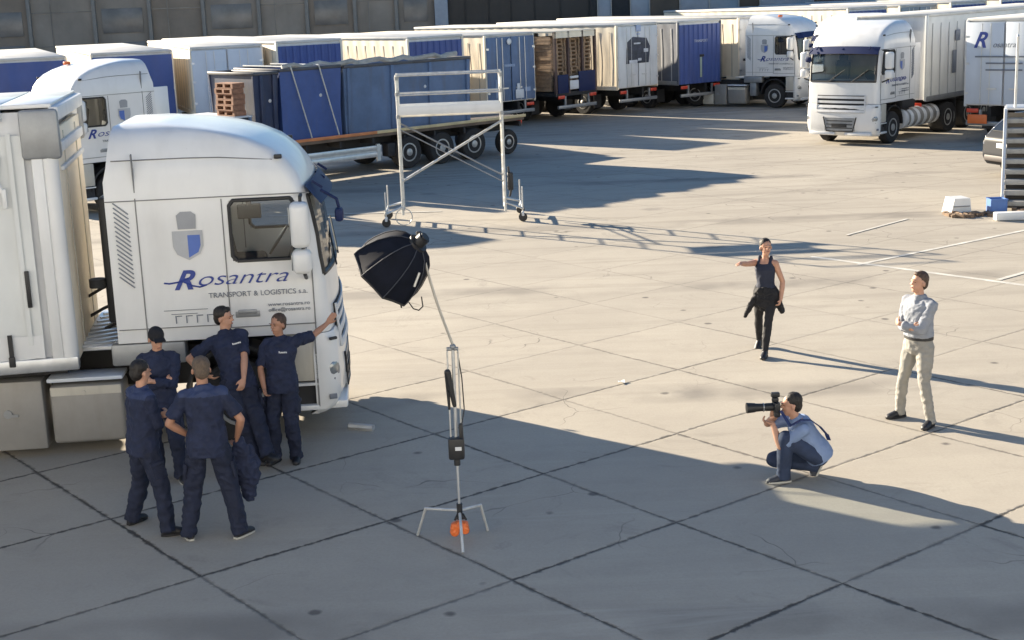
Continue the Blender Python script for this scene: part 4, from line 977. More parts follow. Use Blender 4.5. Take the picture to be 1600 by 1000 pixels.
def steps():
    T = thing('metal_steps', 'pale metal access steps with wide treads at the right edge', 'steps', (10.80, 31.05, 0), D(-19))
    for k in range(9):
        q = MB(); q.box((.95, .06+k*.20, .20+k*.205), (1.86, .26, .11), bev=.014); q.build('tread', mat('dull_tread', (.40, .385, .35), .6, metal=.1, var=.2, dirt=.3), T)
    q = MB(); q.prism([(.05, .30, .05), (.05, 2.0, 1.80), (.05, 2.4, 1.95), (.05, 2.4, .05)], (1.8, 0, 0)); q.build('gap_shade_box', mat('step_shade', (.07, .065, .06), .8), T)  # dark backing box paints the shade in the gaps between treads
    for x in (0, 1.9):
        q = MB(); q.prism([(x-.03, -.08, .12), (x-.03, .12, .02), (x-.03, 1.9, 1.95), (x-.03, 1.9, 2.15), (x-.03, 1.6, 2.1)], (.06, 0, 0)); q.build('stringer', M_WHITE2, T)
        q = MB(); q.cyl((x, 1.85, 0), (x, 1.85, 2.1), .04); q.build('leg', M_GALV, T)
    q = MB(); q.box((.95, 2.1, 2.1), (1.9, .9, .06), bev=.01); q.build('landing', M_ALU, T)
    q = MB(); q.tube([(.20, 1.75, 2.1), (.20, 1.75, 3.7), (.20, 2.5, 3.7)], .03, 8); q.build('handrail', M_GALV, T); q = MB(); q.tube([(1.85, 1.75, 2.1), (1.85, 1.75, 3.3)], .025, 8); q.build('handrail', M_GALV, T)
steps()
T = thing('concrete_block', 'white painted concrete block beside the rubble near the steps', 'block', (9.86, 31.2, 0), D(8))
q = MB(); q.prism([(-.24, -.2, .0), (.24, -.2, .0), (.20, -.2, .34), (-.16, -.2, .34)], (0, .45, 0)); q.build('block', M_WHITE, T, smooth=0)
q = MB(); q.box((0, -.21, .17), (.38, .02, .02)); q.build('groove', M_SEAM, T)
T = thing('plastic_crate', 'blue plastic crate standing at the foot of the steps', 'crate', (10.66, 31.0, 0), D(0))
q = MB(); q.box((0, 0, .02), (.34, .3, .03)); q.box((0, -.15, .17), (.34, .02, .30)); q.box((0, .15, .17), (.34, .02, .30)); q.box((-.17, 0, .17), (.02, .3, .30)); q.box((.17, 0, .17), (.02, .3, .30)); q.build('shell', mat('crate_blue', (.07, .17, .45), .5), T)
q = MB(); q.box((0, -.165, .31), (.37, .02, .03)); q.box((0, .165, .31), (.37, .02, .03)); q.build('rim', mat('crate_blue', (.07, .17, .45), .5), T)
q = MB(); q.box((10.95, 30.0, .09), (1.35, .22, .17), bev=.03); tag(q.build('concrete_kerb', M_WHITE), 'white kerb stone lying in front of the blue crate', 'kerb stone')
q = MB(); random.seed(11)
for k in range(55):
    x = 9.5+random.random()*1.0; y = 30.75+random.gauss(0, .13); r = random.uniform(.03, .10)
    q.box((x, y, r*.4), (r*random.uniform(1, 3), r, r*.8), Matrix.Rotation(random.random()*6, 3, 'Z') @ Matrix.Rotation(random.uniform(-.4, .4), 3, 'X'))
tag(q.build('rubble', mat('rubble', (.22, .15, .10), .9, var=.5, scale=4), smooth=0), 'brown heap of rubble and wood scraps beside the white block', 'rubble', kind='stuff')
q = MB(); random.seed(5)
for k in range(40):
    x = 10.95+random.random()*1.1; y = 30.55+random.gauss(0, .12); r = random.uniform(.04, .11)
    q.box((x, y, .05+r*.5), (r*random.uniform(1, 2.5), r, r), Matrix.Rotation(random.random()*6, 3, 'Z'))
tag(q.build('scrap_pile', mat('rubble', (.22, .15, .10), .9, var=.5, scale=4), smooth=0), 'scrap wood heaped behind the white kerb stone', 'scrap', kind='stuff')
q = MB(); q.grid(lambda u, v: (1.37+.09*u, 18.28+.10*v, .012+.02*math.sin(u*5+v*3)*.5+.012), 4, 4); tag(q.build('paper_scrap', M_WHITE, smooth=60), 'small white scrap of paper lying on the sunlit concrete', 'paper')

# ================================================================= PEOPLE
M_SKIN = mat("skin", (0.50, 0.27, 0.18), 0.55, var=.12, scale=14)
M_SKIN2 = mat("tanned_skin", (0.40, 0.205, 0.13), 0.55, var=.12, scale=14)
M_HAIRD = mat("dark_hair", (0.016, 0.012, 0.010), 0.6, var=.4, scale=40, bump=.4)
M_HAIRB = mat("brown_hair", (0.075, 0.045, 0.03), 0.65, var=.4, scale=40, bump=.4)
M_HAIRG = mat("grey_brown_hair", (0.12, 0.085, 0.06), 0.7, var=.3, scale=40, bump=.4)
M_NAVY = mat("navy_cotton", (0.015, 0.022, 0.056), 0.85, var=.35, scale=9, bump=.9, bscale=14)
M_NAVYL = mat("navy_upper", (0.032, 0.048, 0.115), 0.8, var=.2, scale=7)
M_TROU = mat("navy_trousers", (0.010, 0.015, 0.038), 0.85, var=.35, scale=9, bump=.9, bscale=12)
M_BLK = mat("black_cloth", (0.012, 0.012, 0.015), 0.85, var=.3, scale=8)
M_SHOE = mat("black_shoe", (0.015, 0.015, 0.018), 0.5)
M_SOLE = mat("pale_sole", (0.45, 0.44, 0.40), 0.6)
M_LIP = mat("lips", (0.30, 0.10, 0.08), 0.5)
M_EYE = mat("eye_dark", (0.02, 0.015, 0.012), 0.3)

def remesh(mb, name, material, parent, voxel=.009, smooth_it=3, folds=0.0, fscale=9.0, seed=0):
    bmesh.ops.recalc_face_normals(mb.bm, faces=mb.bm.faces[:])
    me = bpy.data.meshes.new(name); mb.bm.to_mesh(me); mb.bm.free()
    tmp = bpy.data.objects.new("tmp_remesh", me)
    r = tmp.modifiers.new("r", 'REMESH'); r.mode = 'VOXEL'; r.voxel_size = voxel; r.use_smooth_shade = True
    s = tmp.modifiers.new("s", 'SMOOTH'); s.iterations = smooth_it; s.factor = 0.5
    m2 = evaluated_mesh(tmp); bpy.data.meshes.remove(me)
    m2.materials.clear()
    for mm in (material if isinstance(material, (list, tuple)) else [material]): m2.materials.append(mm)
    if folds:
        off = Vector((seed*3.7, seed*1.3, 0))
        n_ = len(m2.vertices); co = [0.0]*(3*n_); no = [0.0]*(3*n_)
        m2.vertices.foreach_get('co', co); m2.vertex_normals.foreach_get('vector', no)
        for i in range(0, 3*n_, 3):
            x, y, z = co[i:i+3]
            a = noise.noise(Vector((x*fscale, y*fscale, z*fscale*.55))+off)+.9*(.45-2*abs(noise.noise(Vector((x*fscale*1.5+z*3, y*fscale*1.5-z*2, z*fscale*1.6))+off)))
            a = (a+.35)*folds; co[i] = x+no[i]*a; co[i+1] = y+no[i+1]*a; co[i+2] = z+no[i+2]*a
        m2.vertices.foreach_set('co', co); m2.update()
    for p in m2.polygons: p.use_smooth = True
    m2.name = name
    o = bpy.data.objects.new(name, m2); C.objects.link(o)
    if parent is not None: o.parent = parent
    return o

def ik(a, t, l1, l2, hint):
    a = Vector(a); t = Vector(t); d = t-a; L = d.length
    if L > (l1+l2)*.998: t = a+d*((l1+l2)*.998/L); d = t-a; L = d.length
    dn = d.normalized(); x = (l1*l1-l2*l2+L*L)/(2*L); h = math.sqrt(max(0, l1*l1-x*x))
    hv = Vector(hint); hv = hv-dn*hv.dot(dn)
    if hv.length < 1e-4: hv = Vector((0, 1, 0))
    return a+dn*x+hv.normalized()*h, t

def ell(mb, c, ux, uy, rx, ry, n=20):
    return [Vector(c)+Vector(ux)*rx*math.cos(2*math.pi*k/n)+Vector(uy)*ry*math.sin(2*math.pi*k/n) for k in range(n)]

def hand(mb, wrist, d, pn, s=1.0, curl=.5, left=True):
    """palm, four unequal fingers and a thumb; d: direction of the hand, pn: palm normal (towards what it holds)"""
    d = Vector(d).normalized(); pn = Vector(pn); pn = (pn-d*pn.dot(d)).normalized(); sd = d.cross(pn).normalized()
    if not left: sd = -sd
    w0 = Vector(wrist)
    mb.loft([ell(mb, w0+d*t*s, sd, pn, rx*s, ry*s, 12) for t, rx, ry in ((-.01, .026, .020), (.02, .032, .019), (.05, .040, .017), (.085, .040, .015), (.095, .034, .011))])
    for i, (o, L) in enumerate(((-.031, .062), (-.0105, .072), (.0105, .068), (.031, .052))):
        b = w0+d*.088*s+sd*o*s; a1 = curl*(.8+.15*i); a2 = curl*(1.9+.1*i)
        p1 = b+(d*math.cos(a1)+pn*math.sin(a1))*L*.5*s; p2 = p1+(d*math.cos(a2)+pn*math.sin(a2))*L*.5*s
        mb.cap(b, p1, .0095*s, .0088*s, 8); mb.cap(p1, p2, .0088*s, .0075*s, 8)
    tb = w0+d*.03*s-sd*.030*s; t1 = tb+(d*.75-sd*.6+pn*.3).normalized()*.038*s; t2 = t1+(d*.9-sd*.1+pn*.45).normalized()*.032*s
    mb.cap(tb, t1, .014*s, .011*s, 8); mb.cap(t1, t2, .011*s, .009*s, 8)

def person(label, loc, rz, H=1.78, pose=None, leg=1.0, fold=.014, pockets=False, top=M_NAVY, upper_m=None, bottom=M_TROU, sleeve=.62, shoe=M_SHOE, sole=M_SHOE, hair=M_HAIRD, hair_style='short',
           skin=M_SKIN, female=False, seed=0, tank_top=False, group=None, logo=False, bulk=1.0, long_sleeve=False, belt=None, top_hem=-.12):
    T = thing('person', label, 'person', loc, rz, group)
    s = H/1.78; po = pose or {}
    inv = (Matrix.Translation(Vector(loc)) @ Matrix.Rotation(rz, 4, 'Z')).inverted()
    def P(v, w=False):
        if len(v) == 4: return inv @ Vector(v[:3])
        return Vector(v)*s
    pel = P(po.get('pelvis', (0, 0, .95))); neck = P(po.get('neck', (0, .02, 1.49)))
    sp = (neck-pel).normalized(); tl_ = (neck-pel).length
    ty = D(po.get('twist', 0)); right = Vector((math.cos(ty), math.sin(ty), 0)); right = (right-sp*right.dot(sp)).normalized(); fwd = sp.cross(right).normalized()
    hy = D(po.get('hip_twist', 0)); hr = Vector((math.cos(hy), math.sin(hy), 0)); 
    SW = (.155 if female else .180)*s*bulk**.5; HW = (.095 if female else .092)*s
    shr = neck-sp*.088*s+right*SW*.96; shl = neck-sp*.088*s-right*SW*.96
    if 'sh_up' in po: shr += sp*po['sh_up'][1]; shl += sp*po['sh_up'][0]
    hipr = pel-Vector((0, 0, .04*s))+hr*HW; hipl = pel-Vector((0, 0, .04*s))-hr*HW
    UA, FA, TH, SHN = .295*s, .255*s, .428*s, .412*s
    er, wr = ik(shr, P(po.get('hr', (.26, .06, .86))), UA, FA, po.get('er', (.3, -1, -.2)))
    el, wl_ = ik(shl, P(po.get('hl', (-.26, .06, .86))), UA, FA, po.get('el', (-.3, -1, -.2)))
    kr, ar = ik(hipr, P(po.get('fr', (.12, 0, .085))), TH, SHN, po.get('kr', (.1, 1, 0)))
    kl, al = ik(hipl, P(po.get('fl', (-.12, 0, .085))), TH, SHN, po.get('kl', (-.1, 1, 0)))
    # torso loft
    TS = [(-.12, .115, .085, 0), (-.06, .160, .112, 0), (.03, .158, .112, .0), (.14, .138, .100, .005), (.26, .148, .105, .008), (.37, .170, .112, .008), (.45, .168, .098, .0), (.50, .110, .072, -.005), (.54, .058, .056, -.005)]
    if female: TS = [(-.12, .115, .09, 0), (-.06, .165, .115, -.01), (.03, .150, .10, 0), (.14, .118, .086, .005), (.26, .130, .095, .015), (.37, .142, .105, .02), (.45, .140, .085, .0), (.50, .09, .062, -.005), (.54, .047, .047, -.005)]
    k_t = tl_/.54
    def torso(mb, inf=0.0, lo=-.12, hi=.54):
        rings = []
        for t, rx, ry, oy in TS:
            if t < lo-.001 or t > hi+.001: continue
            u = min(1, max(0, (t+.05)/.3)); rr = hr.lerp(right, u).normalized(); ff = sp.cross(rr).normalized()
            rings.append(ell(mb, pel+sp*t*k_t+ff*oy*s, rr, ff, (rx*bulk**.6)*s+inf, (ry*bulk)*s+inf, 22))
        mb.loft(rings)
    # head
    hy_ = D(po.get('look', 0)); hp = D(po.get('nod', 0)); hroll = D(po.get('tilt', 0))
    Hm = Matrix.Rotation(hy_, 3, 'Z') @ Matrix.Rotation(-hp, 3, 'X') @ Matrix.Rotation(hroll, 3, 'Y')
    hc = neck+sp*.035*s+Vector((0, 0, .118*s))+Hm @ Vector((0, .022*s, 0))
    s0 = s; hs = s*1.06
    def hd(x, y, z): return hc+Hm @ (Vector((x, y, z))*hs)
    b = MB()
    torso(b); 
    b.cap(neck-sp*.05*s, hc-Vector((0, 0, .05*s)), .056*s*(.85 if female else 1), .052*s*(.85 if female else 1))
    b.sphere(hd(0, -.012, .028), .093*s, (.82, 1.0, .98), seg=20, rot=Hm)          # skull
    b.sphere(hd(0, .018, -.035), .072*s, (.84, .90, 1.10), seg=18, rot=Hm)         # face
    b.sphere(hd(0, .045, -.085), .034*s, (1.05, .9, .8), seg=12, rot=Hm)           # chin
    b.loft([[hd(-.012, .083, .02), hd(.012, .083, .02), hd(.010, .07, .02), hd(-.010, .07, .02)], [hd(-.019, .112, -.022), hd(.019, .112, -.022), hd(.02, .07, -.03), hd(-.02, .07, -.03)]])  # nose
    b.sphere(hd(0, .088, .022), .02*s, (2.0, .6, .6), seg=10, rot=Hm)              # brow
    b.sphere(hd(0, .080, -.052), .02*s, (1.3, .7, .55), seg=10, rot=Hm)            # mouth mound
    for sx in (-1, 1): b.sphere(hd(sx*.078, -.008, -.012), .030*s, (.38, .65, 1.0), seg=10, rot=Hm)
    # arms
    for sh_, e_, w_ in ((shr, er, wr), (shl, el, wl_)):
        b.cap(sh_, e_, .050*s*bulk**.5, .038*s*bulk**.3); b.cap(e_, e_.lerp(w_, .35), .038*s, .040*s*bulk**.3); b.cap(e_.lerp(w_, .35), w_, .040*s*bulk**.3, .026*s)
        b.cap(neck-sp*.05*s, sh_, .05*s, .055*s)
    pnr = po.get('pr', tuple((-right+fwd*.2))); pnl = po.get('pl', tuple((right+fwd*.2)))
    hand(b, wr, po.get('dr', tuple((wr-er).normalized())), pnr, s*(.9 if female else 1), po.get('cr', .45), left=False)
    hand(b, wl_, po.get('dl', tuple((wl_-el).normalized())), pnl, s*(.9 if female else 1), po.get('cl', .45), left=True)
    # legs
    for h_, k_, a_ in ((hipr, kr, ar), (hipl, kl, al)):
        b.cap(h_, k_, .080*s, .052*s); b.cap(k_, k_.lerp(a_, .35), .052*s, .054*s); b.cap(k_.lerp(a_, .35), a_, .054*s, .036*s)
    feet = []
    for nm, a_, k_ in (('r', ar, kr), ('l', al, kl)):
        yaw = D(po.get('toe_'+nm, -12 if nm == 'r' else 12)); f = Vector((-math.sin(yaw), math.cos(yaw), 0))
        pit = D(po.get('pitch_'+nm, 0)); f2 = f*math.cos(pit)-Vector((0, 0, math.sin(pit))); up = Vector((0, 0, 1))*math.cos(pit)+f*math.sin(pit)
        b.cap(a_-up*.02*s, a_+f2*.13*s-up*.05*s, .036*s, .028*s); feet.append((a_, f2, up))
    body = remesh(b, 'body', skin, T, voxel=.0085*s, smooth_it=2)
    # face features
    for sx in (-1, 1):
        q = MB(); q.sphere(hd(sx*.030, .080, .005), .009*s, (1.2, .5, .6), seg=8, rot=Hm); q.build('eye', M_EYE, body)
        q = MB(); q.box(hd(sx*.031, .090, .027), (.030*s, .006*s, .005*s), Hm); q.build('eyebrow', hair, body)
    q = MB(); q.sphere(hd(0, .092, -.052), .013*s, (1.8, .35, .4), seg=8, rot=Hm); q.build('mouth', M_LIP, body)
    # hair
    q = MB()
    if hair_style == 'cap':
        q.sphere(hd(0, -.014, .048), .099*s, (.88, 1.05, .92), seg=20, rot=Hm); q.box(hd(0, .105, .052), (.13*s, .09*s, .016*s), Hm, bev=.01)
        remesh(q, 'cap', M_BLK, T, voxel=.008, smooth_it=2)
        q = MB(); q.sphere(hd(0, -.035, .01), .094*s, (.87, .9, .95), seg=18, rot=Hm); remesh(q, 'hair', hair, T, voxel=.008, smooth_it=2)
    else:
        q.sphere(hd(0, -.026, .046), .0955*s, (.87, .99, .90), seg=20, rot=Hm); q.sphere(hd(0, -.052, -.005), .080*s, (.90, .80, 1.0), seg=16, rot=Hm)
        if hair_style == 'quiff': q.sphere(hd(0, .035, .092), .04*s, (1.2, .9, .7), seg=12, rot=Hm)
        if hair_style == 'bun': q.sphere(hd(0, -.12, .055), .042*s, (1, 1, 1), seg=12, rot=Hm); q.cap(hd(0, -.15, .05), hd(.02, -.19, .0), .022*s, .01*s)
        remesh(q, 'hair', hair, T, voxel=.008, smooth_it=2, folds=.004, fscale=40, seed=seed)
    # trousers
    q = MB(); tk = .020 if not female else .010
    rings = []
    for t, rx, ry, oy in TS[:3] if not female else TS[:3]:
        rings.append(ell(q, pel+sp*t*k_t, hr, sp.cross(hr).normalized(), rx*s*bulk**.6+tk*.7, ry*s*bulk+tk*.7, 22))
    rings.append(ell(q, pel+sp*.075*k_t, hr, sp.cross(hr).normalized(), (.15 if not female else .135)*s*bulk**.6+.012, (.108 if not female else .093)*s*bulk+.012, 22))
    q.loft(rings)
    for h_, k_, a_ in ((hipr, kr, ar), (hipl, kl, al)):
        if female: q.cap(h_, k_, .088*s, .060*s); q.cap(k_, k_.lerp(a_, .35), .060*s, .061*s); q.cap(k_.lerp(a_, .35), a_, .061*s, .043*s)
        else:
            dn = (a_-k_).normalized(); hem = a_-dn*.005
            q.cap(h_, k_, .103*s*bulk**.3, .083*s*leg); q.cap(k_, k_.lerp(a_, .4), .083*s*leg, .080*s*leg); q.cap(k_.lerp(a_, .4), hem, .080*s*leg, .068*s*leg); q.cyl(hem-dn*.02, hem+dn*.05*s, .070*s*leg, .076*s*leg, seg=16)
    q_l = remesh(q, 'trousers', bottom, T, voxel=.010*s, smooth_it=3, folds=(fold*1.1 if not female else .005), fscale=8, seed=seed+5)
    if pockets:
        for h_, k_, sx in ((hipr, kr, 1), (hipl, kl, -1)):
            c = h_.lerp(k_, .55)+hr*sx*.090*s; zx = (h_-k_).normalized(); yx = hr.cross(zx).normalized()*-1; xx = yx.cross(zx)
            R3 = Matrix((xx, yx, zx)).transposed()
            q = MB(); q.box(c, (.035, .135*s, .17*s), R3, bev=.012); q.box(c+zx*.075*s+hr*sx*.012, (.03, .145*s, .045*s), R3, bev=.008); q.build('pocket', M_NAVYL if sx > 2 else M_TROU, T)
    # shirt
    q = MB(); ti = .022 if not tank_top else .010
    lo = top_hem
    rings = []
    for t, rx, ry, oy in TS:
        if t < lo-.001 or t > (.46 if tank_top else .505): continue
        u = min(1, max(0, (t+.05)/.3)); rr = hr.lerp(right, u).normalized(); ff = sp.cross(rr).normalized()
        k = ti + (.010 if t < .2 and not tank_top else 0)
        if t < -.10: rx, ry = .155, .108
        if lo > 0 and not rings: rings.append(ell(q, pel+sp*lo*k_t+ff*oy*s, rr, ff, .152*s*bulk**.6+ti+.006, .108*s*bulk+ti+.006, 22))
        rings.append(ell(q, pel+sp*t*k_t+ff*oy*s, rr, ff, rx*s*bulk**.6+k, ry*s*bulk+k, 22))
    q.loft(rings)
    if tank_top:
        for sx in (-1, 1):
            t0 = neck+right*sx*.085*s+sp*.008*s-fwd*.005; q.cap(t0, neck+right*sx*.085*s-sp*.16*s+fwd*.095*s, .024*s, .030*s); q.cap(t0, neck+right*sx*.075*s-sp*.16*s-fwd*.085*s, .024*s, .030*s)
    else:
        q.loft([ell(q, neck-sp*.07*s, right, fwd, .115*s, .092*s, 18), ell(q, neck-sp*.02*s, right, fwd, .085*s, .078*s, 18), ell(q, neck+sp*.016*s, right, fwd, .068*s, .068*s, 18)])
        for sh_, e_, w_ in ((shr, er, wr), (shl, el, wl_)):
            q.cap(neck-sp*.055*s, sh_, .064*s, .066*s)
            if long_sleeve:
                q.cap(sh_, e_, .068*s*bulk**.4, .054*s); q.cap(e_, e_.lerp(w_, sleeve), .054*s, .046*s)
            else:
                e2 = sh_.lerp(e_, sleeve+.18); q.cyl(sh_, e2, .065*s*bulk**.4, .064*s, seg=16); q.sphere(sh_, .066*s*bulk**.4)
    top_o = remesh(q, 'shirt' if not tank_top else 'tank_top', [top, upper_m] if upper_m else top, T, voxel=.009*s, smooth_it=2, folds=(fold if not tank_top else .004), fscale=9, seed=seed)
    if upper_m:  # lighter navy on the topmost shirt faces
        for p in top_o.data.polygons:
            c = p.center; h_ = (c-pel).dot(sp)
            if h_ > .455*k_t and abs((c-neck).dot(right)) < .23*s: p.material_index = 1
    if belt:
        q = MB(); q.loft([ell(q, pel+sp*(.052+.035*k)*k_t, hr, sp.cross(hr).normalized(), .152*s*bulk**.6+.027, .108*s*bulk+.027, 24) for k in (0, 1)]); q.build('belt', belt, T)
    # shoes
    for a_, f2, up in feet:
        q = MB(); sd = f2.cross(up)
        q.loft([ell(q, a_-up*(.045*s)+f2*t*s+up*(rz_-.045)*s, sd, up, rx*s, rz_*s, 14) for t, rx, rz_ in ((-.075, .020, .03), (-.06, .038, .052), (-.01, .042, .062), (.05, .044, .050), (.11, .048, .038), (.16, .042, .030), (.185, .022, .02))])
        q.cyl(a_-up*.03*s, a_+up*.035*s, .046*s, .044*s, seg=14)
        so = remesh(q, 'shoe', shoe, T, voxel=.008, smooth_it=2)
        q = MB(); q.loft([[a_-up*(.088*s-z)+f2*t*s+sd*x*s for t, x in ((-.078, -.022), (-.03, -.042), (.1, -.048), (.165, -.036), (.19, 0), (.165, .036), (.1, .048), (-.03, .042), (-.078, .022))] for z in (0.003, .022)]); q.build('sole', sole, so)
    if logo:
        bv = BVHTree.FromPolygons([v.co for v in top_o.data.vertices], [p.vertices[:] for p in top_o.data.polygons])
        o0 = pel+sp*.36*k_t-right*.075*s+fwd*.6; hit = bv.ray_cast(o0, -fwd)
        if hit[0]:
            m = Matrix((-right, sp, fwd)).transposed().to_4x4(); m.translation = hit[0]+fwd*.010+right*.045
            text("Rosantra", .03, m, M_WHITE, top_o, 'chest_logo', width=.095, bold=.001, ext=.002)
    T['_'] = 0; del T['_']
    return T, dict(neck=neck, pel=pel, sp=sp, right=right, fwd=fwd, wr=wr, wl=wl_, er=er, el=el, hc=hc, s=s, kr=kr, kl=kl, ar=ar, al=al)

WG = 'workers in navy clothes beside the truck'
# A: dark-haired man at the left, seen from behind
FOLD = dict(hr=(-.07, .205, 1.16), hl=(.07, .25, 1.20), er=(.8, -.1, -1), el=(-.8, -.1, -1), dr=(-1, -.5, .3), dl=(1, -.55, .1), pr=(0, -1, 0), pl=(0, -1, 0), cr=.5, cl=.6)
person('man in navy seen from behind at the left end of the group, arms folded', (-3.68, 13.56, 0), D(-52), 1.75,
       dict(FOLD, pelvis=(0, 0, .94), neck=(0, .03, 1.49), look=8, nod=10, fr=(-3.46, 13.36, .09, 'w'), fl=(-3.90, 13.73, .09, 'w'), toe_r=-20, toe_l=20), upper_m=M_NAVYL, hair=M_HAIRD, group=WG, pockets=True, seed=1, long_sleeve=True, sleeve=.75, bulk=1.06)
# B: man from behind with a jacket
TB, jb = person('man in navy seen from behind, pale-soled shoes, holding a jacket in one hand', (-2.98, 13.25, 0), D(6), 1.83,
       dict(pelvis=(0, 0, .95), neck=(-.0, .04, 1.49), hl=(-.17, .10, 1.00), hr=(.27, .12, .95), el=(-1, -.5, -.1), er=(1, -.8, -.3), look=14, nod=6, dl=(.7, .7, -.3), pl=(.3, -.2, -.6), cl=.5, cr=1.0,
            fl=(-.24, .02, .09), fr=(.24, -.03, .09), toe_l=18, toe_r=-38), upper_m=M_NAVYL, hair=M_HAIRG, skin=M_SKIN2, shoe=M_SHOE, sole=M_SOLE, group=WG, pockets=True, seed=2, sleeve=.60)
# C: man with the cap
person('man in navy with a dark cap, behind the two men seen from behind', (-3.86, 15.15, 0), D(190), 1.74,
       dict(FOLD, pelvis=(0, 0, .93), neck=(0, .03, 1.48), look=20, nod=22,
            fr=(.10, .02, .09), fl=(-.15, .15, .09)), hair=M_HAIRD, hair_style='cap', group=WG, pockets=True, seed=3, long_sleeve=True, sleeve=.7, sole=M_SOLE)
# D: tall man leaning back
person('tallest man, in navy, leaning back on the truck with a hand on his thigh', (-3.12, 15.55, 0), D(196), 1.82,
       dict(pelvis=(-3.10, 15.62, .98, 'w'), neck=(-3.24, 15.74, 1.50, 'w'), hr=(-3.46, 15.62, 1.03, 'w'), hl=(-2.99, 15.36, .98, 'w'), er=(1, -.2, .1), el=(-1, -.4, .1), look=58, nod=2, dl=(.4, .3, -1), dr=(-.8, .4, -.4), pl=(.3, -1, .1),
            fr=(-2.92, 15.36, .09, 'w'), fl=(-2.74, 15.18, .09, 'w'), toe_r=25, toe_l=30, pitch_l=-8), hair=M_HAIRD, hair_style='quiff', group=WG, pockets=True, seed=4, logo=True, sleeve=.62)
# E: man with a hand on the cab corner
person('man in navy with his arm stretched out against the cab corner by the headlight', (-2.63, 15.66, 0), D(170), 1.70,
       dict(pelvis=(-2.62, 15.66, .90, 'w'), neck=(-2.62, 15.74, 1.41, 'w'), hr=(-2.80, 15.52, .88, 'w'), hl=(-2.12, 16.08, 1.47, 'w'), er=(1, -.6, 0), el=(-.2, -.2, -1), look=-22, nod=0, dl=(-.6, -.25, .75), pl=(0, -1, .1), cl=.15, cr=.7,
            fl=(-2.50, 15.56, .085, 'w'), fr=(-2.73, 15.55, .085, 'w'), toe_r=-18, toe_l=14, sh_up=(.03, 0)), hair=M_HAIRB, skin=M_SKIN2, group=WG, pockets=True, seed=5, logo=True, sleeve=.72)
# jacket hanging from B's hand
bm_ = Matrix.Translation((-2.98, 13.25, 0)) @ Matrix.Rotation(D(6), 4, 'Z')
hp_ = bm_ @ (jb['wr']+(jb['wr']-jb['er']).normalized()*.10)
q = MB()
rg = []
for t, rx, ry, ox in ((0.06, .03, .03, 0), (0, .055, .045, 0.0), (-.08, .115, .06, .02), (-.2, .155, .075, .03), (-.32, .145, .07, .04), (-.40, .09, .055, .05), (-.46, .07, .05, .05), (-.54, .06, .045, .06), (-.57, .03, .03, .06)):
    rg.append(ell(q, (ox, 0, t), (1, 0, 0), (0, 1, 0), rx, ry, 20))
q.loft(rg); q.cap((-.05, -.03, -.1), (-.09, -.04, -.38), .045, .04)
jk = remesh(q, 'jacket', M_NAVY, None, voxel=.009, smooth_it=2, folds=.026, fscale=11, seed=9); jk.location = hp_+Vector((.03, 0, .0)); tag(jk, 'dark navy jacket hanging crumpled from the hand of the man seen from behind', 'jacket')

softbox()
for f in LATER: f()
# F: woman
TW, jw = person('woman in dark tank top and leggings pointing, jacket tied round her waist', (3.56, 19.62, 0), D(152), 1.70,
       dict(pelvis=(0, 0, .93), neck=(.0, .03, 1.44), twist=0, hr=(3.05, 19.10, 1.40, 'w'), hl=(-.24, .04, .84), er=(.4, -.2, -1), el=(-.5, -1, 0), look=38, nod=-4, dr=(0, 1, .02), pr=(0, 0, -1), cr=.2, cl=.6,
            dl=(.1, .5, -.7), fl=(3.50, 19.36, .085, 'w'), fr=(3.53, 19.98, .11, 'w'), toe_r=0, toe_l=5, pitch_r=28), top=mat('tank_navy', (.016, .022, .045), .8, var=.2), bottom=M_BLK, hair=M_HAIRD, hair_style='bun', female=True, tank_top=True, seed=6, top_hem=-.06)
q = MB(); pel = jw['pel']
rg = [ell(q, pel+Vector((0, -.01, z)), (1, 0, 0), (0, 1, 0), rx, ry, 24) for z, rx, ry in ((.07, .145, .115), (0, .175, .14), (-.10, .19, .155), (-.2, .175, .14), (-.26, .12, .09))]
q.loft(rg); q.cap(pel+Vector((.08, .1, .03)), pel+Vector((.20, .10, -.22)), .035, .035); q.cap(pel+Vector((.20, .10, -.22)), pel+Vector((.26, .12, -.34)), .035, .025)
q.cap(pel+Vector((-.14, -.05, -.1)), pel+Vector((-.20, -.08, -.28)), .06, .04); q.sphere(pel+Vector((.05, .13, .03)), .04)
remesh(q, 'tied_jacket', M_BLK, TW, voxel=.009, smooth_it=2, folds=.016, fscale=12, seed=3)

# G: man with folded arms
M_SHIRT = mat('grey_shirt', (.25, .27, .31), .8, var=.12, scale=8, bump=.2)
person('man with folded arms in grey shirt and beige trousers standing in the sun', (4.70, 16.13, 0), D(122), 1.80,
       dict(FOLD, pelvis=(0, 0, .95), neck=(0, .0, 1.50), look=-6, nod=-8,
            fr=(4.56, 16.34, .09, 'w'), fl=(4.80, 15.92, .09, 'w'), toe_r=-14, toe_l=16), top=M_SHIRT, bottom=mat('beige_trousers', (.28, .27, .245), .85, var=.12, scale=8, bump=.2), hair=M_HAIRB, skin=M_SKIN, seed=7, long_sleeve=True, sleeve=.72, belt=M_BLACK, bulk=1.05, top_hem=.085, leg=.78, fold=.009, hair_style='quiff')
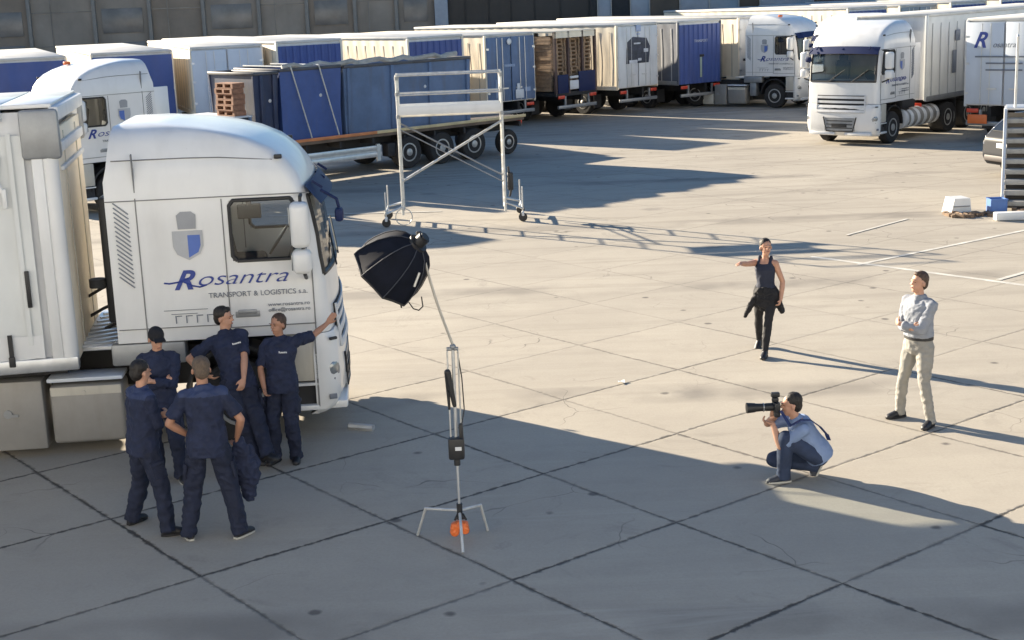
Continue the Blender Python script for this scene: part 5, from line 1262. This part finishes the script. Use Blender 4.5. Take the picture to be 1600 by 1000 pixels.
# shirt front has the same even grey, no separate placket
# H: photographer
TP, jp = person('crouching photographer in light blue shirt and jeans aiming a camera', (2.92, 14.30, 0), D(92), 1.78,
       dict(pelvis=(3.13, 14.32, .31, 'w'), neck=(2.90, 14.31, .67, 'w'), hl=(2.66, 14.26, .635, 'w'), hr=(2.74, 14.38, .70, 'w'), el=(-.5, -.3, -1), er=(.9, -.2, -.8), look=0, nod=2, dl=(.1, 1, .25), pl=(0, -.2, 1), dr=(-.3, 1, .3), pr=(-1, 0, 0), cl=.9, cr=1.0,
            fl=(2.77, 14.22, .09, 'w'), kl=(-.2, 1, 1), fr=(3.12, 14.42, .11, 'w'), kr=(.2, 1, -.3), pitch_r=62, toe_r=0, toe_l=4), top=mat('blue_shirt', (.19, .26, .42), .8, var=.12, scale=8, bump=.2), bottom=mat('dark_jeans', (.025, .04, .085), .85, var=.3, scale=8),
       shoe=mat('dark_trainer', (.03, .035, .05), .6), sole=M_SOLE, hair=M_HAIRD, seed=8, sleeve=.62, bulk=1.05, fold=.004)
hcw = (Matrix.Translation((2.92, 14.30, 0)) @ Matrix.Rotation(D(92), 4, 'Z')) @ jp['hc']
K = thing('camera', 'black camera with long lens held by the crouching photographer', 'camera', (hcw.x-.155, hcw.y-.005, hcw.z-.015), D(92))
q = MB(); q.box((0, 0, 0), (.145, .065, .11), bev=.015); q.box((0, 0, -.07), (.14, .06, .06), bev=.012); q.build('body', M_BLACK, K)
q = MB(); q.box((0, .01, .075), (.055, .07, .05), bev=.015); q.box((0, .01, .13), (.06, .09, .05), bev=.012); q.build('flash', M_BLACK, K)
q = MB(); q.cyl((0, .03, 0), (0, .11, 0), .042, seg=20); q.cyl((0, .11, 0), (0, .22, 0), .038, .044, seg=20); q.cyl((0, .22, 0), (0, .31, 0), .048, .056, seg=20); ln = q.build('lens', M_BLACK, K)
q = MB(); q.cyl((0, .128, 0), (0, .14, 0), .0455, seg=20); q.build('focus_ring', M_GREY, ln)
q = MB()
bk = Matrix.Rotation(D(-92), 3, 'Z')
kp = [Vector(p)-Vector((hcw.x-.155, hcw.y-.005, hcw.z-.015)) for p in ((2.74, 14.22, hcw.z-.04), (2.82, 14.14, .64), (2.93, 14.13, .70), (3.03, 14.16, .69), (3.14, 14.20, .60), (3.22, 14.24, .50), (3.25, 14.28, .43))]
kp = [bk @ p for p in kp]
for a, b_ in zip(kp, kp[1:]):
    q.box((a+b_)/2, ((b_-a).length+.012, .045, .010), (b_-a).to_track_quat('X', 'Z').to_matrix(), bev=.003)
q.build('strap', mat('strap_navy', (.02, .035, .12), .6), K)


bpy.data.scenes.remove(work)
